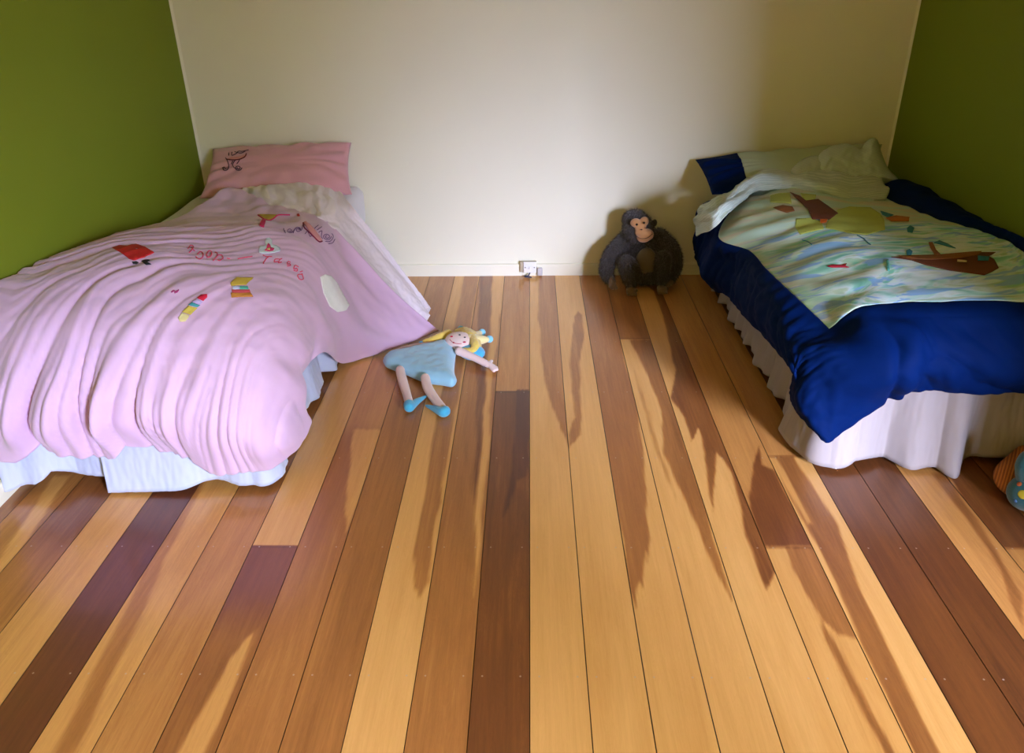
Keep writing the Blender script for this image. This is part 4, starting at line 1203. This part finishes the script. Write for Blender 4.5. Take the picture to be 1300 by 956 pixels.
# --- stuffed toy poking out at the right foot of the bed
ty = empty('stuffed_toy', (1.55, 2.02, 0), 'teal spotted stuffed toy with orange corduroy body at the right foot of the bed', 'soft toy')
def cord_mat():
    m = NT('orange_corduroy'); v = m.coord(rot=(0, 0, math.radians(35)))
    sp = m.n.new('ShaderNodeSeparateXYZ'); m.l(v, sp.inputs[0])
    s = m.math('MULTIPLY_ADD', m.math('SINE', m.math('MULTIPLY', sp.outputs[0], 720.0)), .5, .5)
    m.base(m.mix(s, (.30, .075, .008), (.62, .20, .03))); m.set(Roughness=.9); m.bump(s, .6, .002)
    return m.m
CORD = cord_mat()
bm = bmesh.new()
add_capsule(bm, [Vector(Pz(1306, 585, .05)), Vector(Pz(1281, 604, .05)), Vector(Pz(1284, 619, .035))], [.055, .046, .028], 6)
remesh_obj('body', bm, CORD, ty, .005, 3, lambda p, n: Vector((p.x, p.y, max(p.z, .001))))
bm = bmesh.new(); tc_ = Vector(Pz(1306, 626, .062)); add_ball(bm, tc_, (.062, .055, .060), seg=28)
hd2 = bm_obj('head', bm, M['teal_plush'], ty)
bm = bmesh.new(); add_capsule(bm, [Vector(Py(1301, 606, tc_.y + .01)), Vector(Py(1303, 592, tc_.y + .01)), Vector(Py(1306, 583, tc_.y + .02))], [.026, .032, .028], 6)
remesh_obj('ear', bm, M['teal_plush'], ty, .005, 3)
hb2 = BVHTree.FromPolygons([v.co.copy() for v in hd2.data.vertices], [list(p.vertices) for p in hd2.data.polygons])
for (x, y, r, cc, nm) in ((1294, 614.5, .0075, (.55, .12, .02), 'orange'), (1298.5, 628, .014, (.60, .50, .03), 'yellow'), (1289, 636, .006, (.10, .22, .5), 'blue')):
    p = cast(hb2, x, y, 0)
    if p:
        bm = bmesh.new(); nn = (p - tc_).normalized()
        rot = nn.to_track_quat('Z', 'Y').to_matrix()
        add_ball(bm, p, (r, r, .003), rot, 16); bm_obj('spot', bm, flat(nm + '_spot', cc), ty)
bm = bmesh.new(); add_capsule(bm, [tc_ + Vector((.01, -.045, -.045)), tc_ + Vector((.015, -.09, -.047))], [.016, .014], 5)
remesh_obj('tail', bm, flat('yellow_felt', (.55, .42, .10)), ty, .004, 2)

# ------------------------------------------------------------------ power socket on the skirting
so = empty('power_socket', (-.01, YB - .02, .04), 'white surface-mounted power socket low on the back wall', 'power socket')
xa, xb = Py(664.5, 340, YB - .03)[0], Py(681, 340, YB - .03)[0]
z0, z1 = Py(670, 345.5, YB - .03)[2], Py(670, 332.5, YB - .03)[2]
WP = paint('white_plastic', (.76, .75, .70), .35, .02)
bm_obj('back_box', box_bm((xa - .018, YB - .030, z0), (xb, YB - .0135, z1), .002), paint('cream_plastic', (.45, .38, .26), .5, .02), so)
bm_obj('faceplate', box_bm((xa, YB - .038, z0 - .002), (xb, YB - .031, z1 + .002), .003), WP, so)
for x in (xa + .010, xb - .012):
    bm = bmesh.new()
    add_tube(bm, [(x, YB - .0385, (z0 + z1) / 2), (x, YB - .040, (z0 + z1) / 2)], .0035, 10)
    bm_obj('screw', bm, flat('grey_screw', (.25, .24, .22), .4, .6), so)
bm_obj('switch', box_bm(((xa + xb) / 2 - .005, YB - .043, (z0 + z1) / 2 - .009), ((xa + xb) / 2 + .005, YB - .038, (z0 + z1) / 2 + .009), .002), WP, so)
js = box_bm((xb + .004, YB - .034, .006), (xb + .034, YB - .014, .052), .006)
o_ = bm_obj('plug', js, paint('clear_grey_plastic', (.50, .48, .46), .3, .02), None)
tag(o_, 'small grey plug-top box beside the white power socket', 'plug')
bm = bmesh.new()
add_tube(bm, smooth_line([((xa + xb) / 2, YB - .034, z0), ((xa + xb) / 2 - .01, YB - .045, .012), ((xa + xb) / 2 - .03, YB - .04, .006), ((xa + xb) / 2 + .01, YB - .05, .005)], 6), .004, 8)
bm_obj('cable_stub', bm, flat('dark_cable', (.05, .05, .08), .4), so)

# ------------------------------------------------------------------ light
w = bpy.data.worlds.new('sky'); scene.world = w; w.use_nodes = True
nt = w.node_tree; nt.nodes.clear()
out = nt.nodes.new('ShaderNodeOutputWorld'); bg = nt.nodes.new('ShaderNodeBackground')
tc = nt.nodes.new('ShaderNodeTexCoord'); sp = nt.nodes.new('ShaderNodeSeparateXYZ'); rp = nt.nodes.new('ShaderNodeValToRGB')
nt.links.new(tc.outputs['Generated'], sp.inputs[0])
mr = nt.nodes.new('ShaderNodeMapRange'); mr.inputs['From Min'].default_value = -1; mr.inputs['From Max'].default_value = 1
nt.links.new(sp.outputs[2], mr.inputs['Value']); nt.links.new(mr.outputs[0], rp.inputs[0])
cr = rp.color_ramp
cr.elements[0].position = 0.495; cr.elements[0].color = (.03, .04, .02, 1)   # lawn and shrubs outside
cr.elements[1].position = 0.528; cr.elements[1].color = (.30, .34, .55, 1)
e = cr.elements.new(0.575); e.color = (.52, .58, .92, 1)
e = cr.elements.new(0.65); e.color = (2.0, 2.15, 3.1, 1)
# dark band added to the sky, dims the left end of the back wall
def wm(op, a, b):
    n = nt.nodes.new('ShaderNodeMath'); n.operation = op
    for i, v in enumerate((a, b)):
        if isinstance(v, (int, float)): n.inputs[i].default_value = v
        elif v is not None: nt.links.new(v, n.inputs[i])
    return n.outputs[0]
az = wm('DIVIDE', sp.outputs[0], wm('MULTIPLY', sp.outputs[1], -1.4))
rp2 = nt.nodes.new('ShaderNodeValToRGB'); nt.links.new(az, rp2.inputs[0])
c2 = rp2.color_ramp
c2.elements[0].position = .355; c2.elements[0].color = (1, 1, 1, 1)
c2.elements[1].position = .60; c2.elements[1].color = (1, 1, 1, 1)
for p_, v_ in ((.395, .5), (.43, .33), (.485, .33), (.53, .95)):
    e2 = c2.elements.new(p_); e2.color = (v_, v_, v_ * .9, 1)
mu = nt.nodes.new('ShaderNodeMix'); mu.data_type = 'RGBA'; mu.blend_type = 'MULTIPLY'; mu.inputs[0].default_value = 1
nt.links.new(rp.outputs[0], mu.inputs[6]); nt.links.new(rp2.outputs[0], mu.inputs[7])
nt.links.new(mu.outputs[2], bg.inputs[0]); bg.inputs[1].default_value = 138.0
nt.links.new(bg.outputs[0], out.inputs[0])
pl = bpy.data.lights.new('window_portal', 'AREA'); pl.shape = 'RECTANGLE'; pl.size = WX1 - WX0 - .1; pl.size_y = WZ1 - WZ0 - .1
pl.cycles.is_portal = True
po = bpy.data.objects.new('window_portal', pl); COL.objects.link(po)
po.location = ((WX0 + WX1) / 2, YF - .12, (WZ0 + WZ1) / 2)
po.rotation_euler = (math.radians(90), 0, 0)      # shines towards +Y, into the room
lp_ = bpy.data.lights.new('warm_fill_light', 'POINT'); lp_.energy = 33; lp_.color = (1.0, .70, .20); lp_.shadow_soft_size = .30  # unseen fill light, added to lift and warm the shaded parts
lo_ = bpy.data.objects.new('warm_fill_light', lp_); COL.objects.link(lo_); lo_.location = (-.3, -1.3, 1.55)
vs_ = scene.view_settings
scene.display_settings.display_device = 'sRGB'
vs_.view_transform = 'Standard'; vs_.look = 'None'; vs_.gamma = 1; vs_.use_curve_mapping = False
vs_.exposure = 0.0
scene.cycles.max_bounces = 8; scene.cycles.diffuse_bounces = 6
scene.cycles.sample_clamp_indirect = 8
